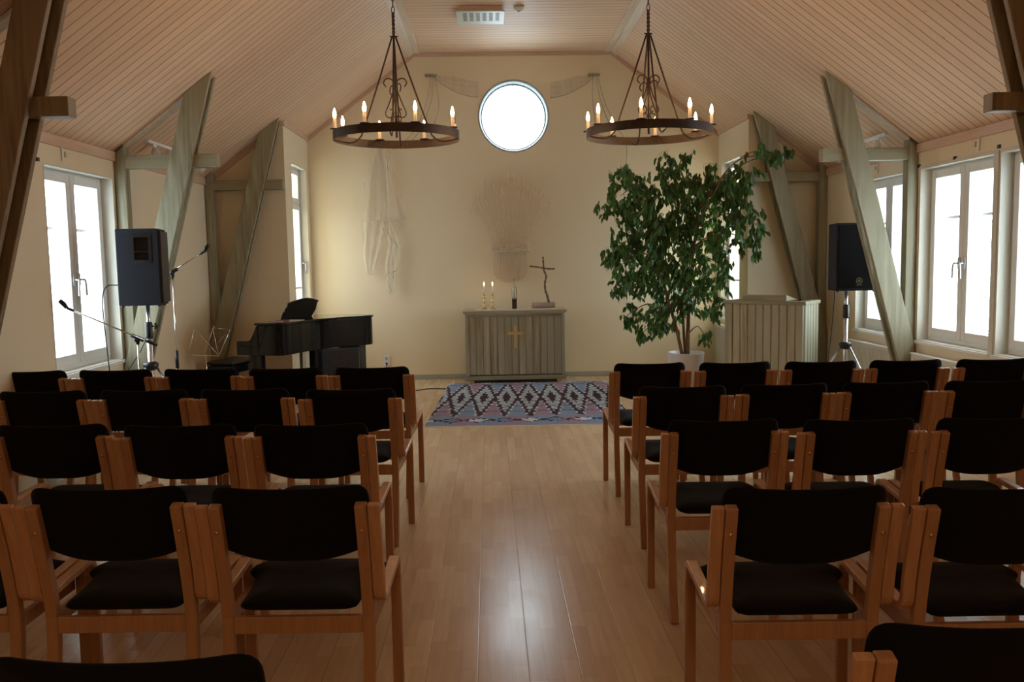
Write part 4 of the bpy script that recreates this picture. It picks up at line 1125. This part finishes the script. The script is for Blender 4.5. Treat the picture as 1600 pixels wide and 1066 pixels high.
# ceiling vent, detector
t = thing('ceiling_vent', 'pale slotted ventilation box on the flat ceiling', 'vent', (-.405, 9.955, 0))
MB().box(-.235, .235, -.245, .245, 4.275, CT-.002).make('housing', M['trim'], t)
MB().box(-.262, .262, -.265, .265, 4.262, 4.276).make('slotted_plate', M['vent'], t, bevel=.003)
mb = MB()
for i in range(6):
    for j in range(6):
        x = -.19+i*.071; y = -.20+j*.055
        mb.box(x-.0, x+.042, y, y+.022, 4.2605, 4.263)
mb.make('slots', M['slot'], t)
t = thing('smoke_detector', 'small round smoke detector on the ceiling beside the vent', 'detector', (.013, 9.75, 0))
MB().lathe([(0, CT-.05), (.03, CT-.048), (.054, CT-.03), (.056, CT-.002), (0, CT-.002)], seg=24).make('housing', M['offwhite'], t, sm=True)
MB().lathe([(0, CT-.064), (.016, CT-.062), (.018, CT-.049), (0, CT-.049)], seg=16).make('sensor', M['white'], t, sm=True)
# spot light tracks
def spots(sd, y0, y1, sp_list, lab):
    x = 3.43; z = roof(x)
    t = thing('spotlight_track', lab, 'spotlight', (sd*x, (y0+y1)/2, z-.012), 0, 'white ceiling spotlight tracks')
    L = (y1-y0)/2
    MB().box(-.018, .018, -L, L, -.022, .002).make('track', M['white'], t, bevel=.002)
    for y, dx in sp_list:
        yy = y-(y0+y1)/2
        mb = MB().tube([(0, yy, -.02), (-sd*.02, yy, -.07)], .008, 8); mb.box(-.02, .02, yy-.04, yy+.04, -.045, -.02)
        mb.make('bracket', M['white'], t)
        a = Vector((-sd*.0, yy+.03, -.065)); b2 = a+Vector((-sd*.055+dx, -.085, -.085))
        MB().tube([a, a.lerp(b2, .35), b2], [.022, .036, .041], 18).make('lamp_head', M['white'], t, sm=True)
        MB().tube([b2, b2+(b2-a).normalized()*.004], .034, 18).make('lamp_glass', plain('frosted_lamp_glass', (.75, .75, .72), .3), t, sm=True)
spots(-1, 8.1, 9.5, ((8.25, 0), (8.75, 0), (9.30, .06)), 'white spotlight track under the left slope between two braces')
spots(1, 8.35, 9.5, ((8.5, 0), (9.25, -.06)), 'white spotlight track under the right slope between two braces')
# small black curtain hooks and white plates over the windows
def hook(sd, y, z, label, x=W):
    o = MB().box(-.008, .008, -.016, .016, -.014, .014).make('curtain_hook', M['black'], bevel=.002, loc=(sd*(x-.0085), y, z)); tag(o, label, 'hook', 'black curtain hooks over the windows')
hook(1, 7.46, 2.395, 'black hook above the middle of the nearer right-hand window')
hook(1, 6.815, 2.41, 'black hook above the narrow jamb between the two right-hand windows', W)
hook(1, 8.08, 2.392, 'black hook at the far top corner of the nearer right-hand window')
hook(-1, 6.52, 2.385, 'black hook at the near top corner of the left window')
for sd, y, lb in ((1, 7.10, 'white wall plate above the nearer right-hand window'), (-1, 6.90, 'white wall plate above the left window'), (1, 8.95, 'white wall plate above the window behind the right speaker')):
    t = thing('wall_plate', lb, 'wall plate', (sd*(W-.007), y, 2.47)); MB().box(-.005, .005, -.008, .008, -.055, .055).make('strip', M['white'], t)
    MB().box(-.006, .006, .045, .075, -.02, .02).make('switch', M['offwhite'], t)

# ------------------------------------------------------------------ outdoors
MB().box(-60, 60, -40, 90, -1.3, -1.2).make('ground', M['snow'], kind='structure')
def tree(x, y, label, seed, H=5):
    r = random.Random(seed); t = thing('bare_tree', label, 'tree', (x, y, -1.2), 0, 'bare winter trees outside')
    mb = MB(); tk = MB()
    tk.tube([(0, 0, 0), (.05, 0, H*.4), (.0, .05, H*.95)], [.07, .05, .01], 7)
    def grow(p, d, L, rad, lv):
        q = p+d*L; m_ = p.lerp(q, .5)+Vector((r.uniform(-.05, .05), r.uniform(-.05, .05), 0))*L
        mb.tube([p, m_, q], [rad, rad*.8, rad*.5], 4, cap=False)
        if lv:
            for _ in range(3 if lv > 1 else 4):
                nd = (d+Vector((r.uniform(-.8, .8), r.uniform(-.8, .8), r.uniform(-.2, .7)))).normalized()
                grow(p.lerp(q, r.uniform(.4, 1)), nd, L*.6, rad*.5, lv-1)
    for k in range(12):
        z = H*(.15+.07*k); a = r.uniform(0, 2*PI)
        grow(Vector((.03, 0, z)), Vector((math.cos(a), math.sin(a), .8)).normalized(), H*.22, .018, 3)
    tk.make('trunk', M['treebark'], t, sm=True); mb.make('branches', M['treebark'], t)
tree(9.5, 16.5, 'bare tree outside the nearer right-hand window', 1, 3.2)
tree(7.2, 15.3, 'bare bush outside the window behind the right speaker', 2, 2.6)
tree(-8.8, 15.0, 'bare tree low outside the left window', 3, 2.9)

# ------------------------------------------------------------------ light
w = bpy.data.worlds.new('overcast'); scene.world = w; w.use_nodes = True
bg = w.node_tree.nodes['Background']; bg.inputs[0].default_value = (.80, .92, 1.0, 1); bg.inputs[1].default_value = 10.5
def portal(loc, rot, sx_, sy_):
    l = bpy.data.lights.new('window_portal', 'AREA'); l.shape = 'RECTANGLE'; l.size = sx_; l.size_y = sy_; l.cycles.is_portal = True
    o = bpy.data.objects.new('window_portal', l); col.objects.link(o); o.location = loc; o.rotation_euler = rot
for sd in (-1, 1):
    for a, b_ in SIDE[sd]: portal((sd*(W+.28), (a+b_)/2, (WZ0+WZ1)/2), (0, sd*PI/2, 0), WZ1-WZ0, b_-a)
    portal((sd*(NX+.22), (NYA+NYB)/2, (NZ0+NZ1)/2), (0, sd*PI/2, 0), NZ1-NZ0, NYB-NYA)
portal((0, Y2+.22, RZ), (-PI/2, 0, 0), 2*RR, 2*RR)

rl = bpy.data.lights.new('rear_fill_light', 'AREA'); rl.shape = 'DISK'; rl.size = 1.4; rl.energy = 30; rl.color = (1, .74, .48)  # unseen fill light, added behind the camera to lift the foreground
ro_ = bpy.data.objects.new('rear_fill_light', rl); col.objects.link(ro_); ro_.location = (0, -1.2, 3.9); ro_.rotation_euler = (math.radians(18), 0, 0)

# ------------------------------------------------------------------ camera
f, pi_, ya, ro, cx, H = 1365.9, .0929, .0246, .0178, -.365, 1.6
def ray(a, b_, fw=1):
    x = a*math.cos(ro)-b_*math.sin(ro); y = a*math.sin(ro)+b_*math.cos(ro); up = -y
    Yv = fw*math.cos(pi_)+up*math.sin(pi_); Z = -fw*math.sin(pi_)+up*math.cos(pi_)
    return Vector((x*math.cos(ya)+Yv*math.sin(ya), -x*math.sin(ya)+Yv*math.cos(ya), Z))
fwd = ray(0, 0, 1); rt = ray(1, 0, 0); upv = ray(0, -1, 0)
cam = bpy.data.cameras.new('camera'); co = bpy.data.objects.new('camera', cam); col.objects.link(co)
Rm = Matrix((rt, upv, -fwd)).transposed().to_4x4()
co.matrix_world = Matrix.Translation((cx, 0, H)) @ Rm
cam.sensor_width = 36; cam.lens = 36*f/1600; cam.clip_start = .05
scene.camera = co
scene.view_settings.view_transform = 'Standard'; scene.view_settings.look = 'None'
scene.view_settings.exposure = 0; scene.view_settings.gamma = 1
scene.cycles.max_bounces = 10; scene.cycles.diffuse_bounces = 5; scene.cycles.glossy_bounces = 4
scene.cycles.transparent_max_bounces = 16; scene.cycles.sample_clamp_indirect = 6
scene.cycles.caustics_reflective = False; scene.cycles.caustics_refractive = False
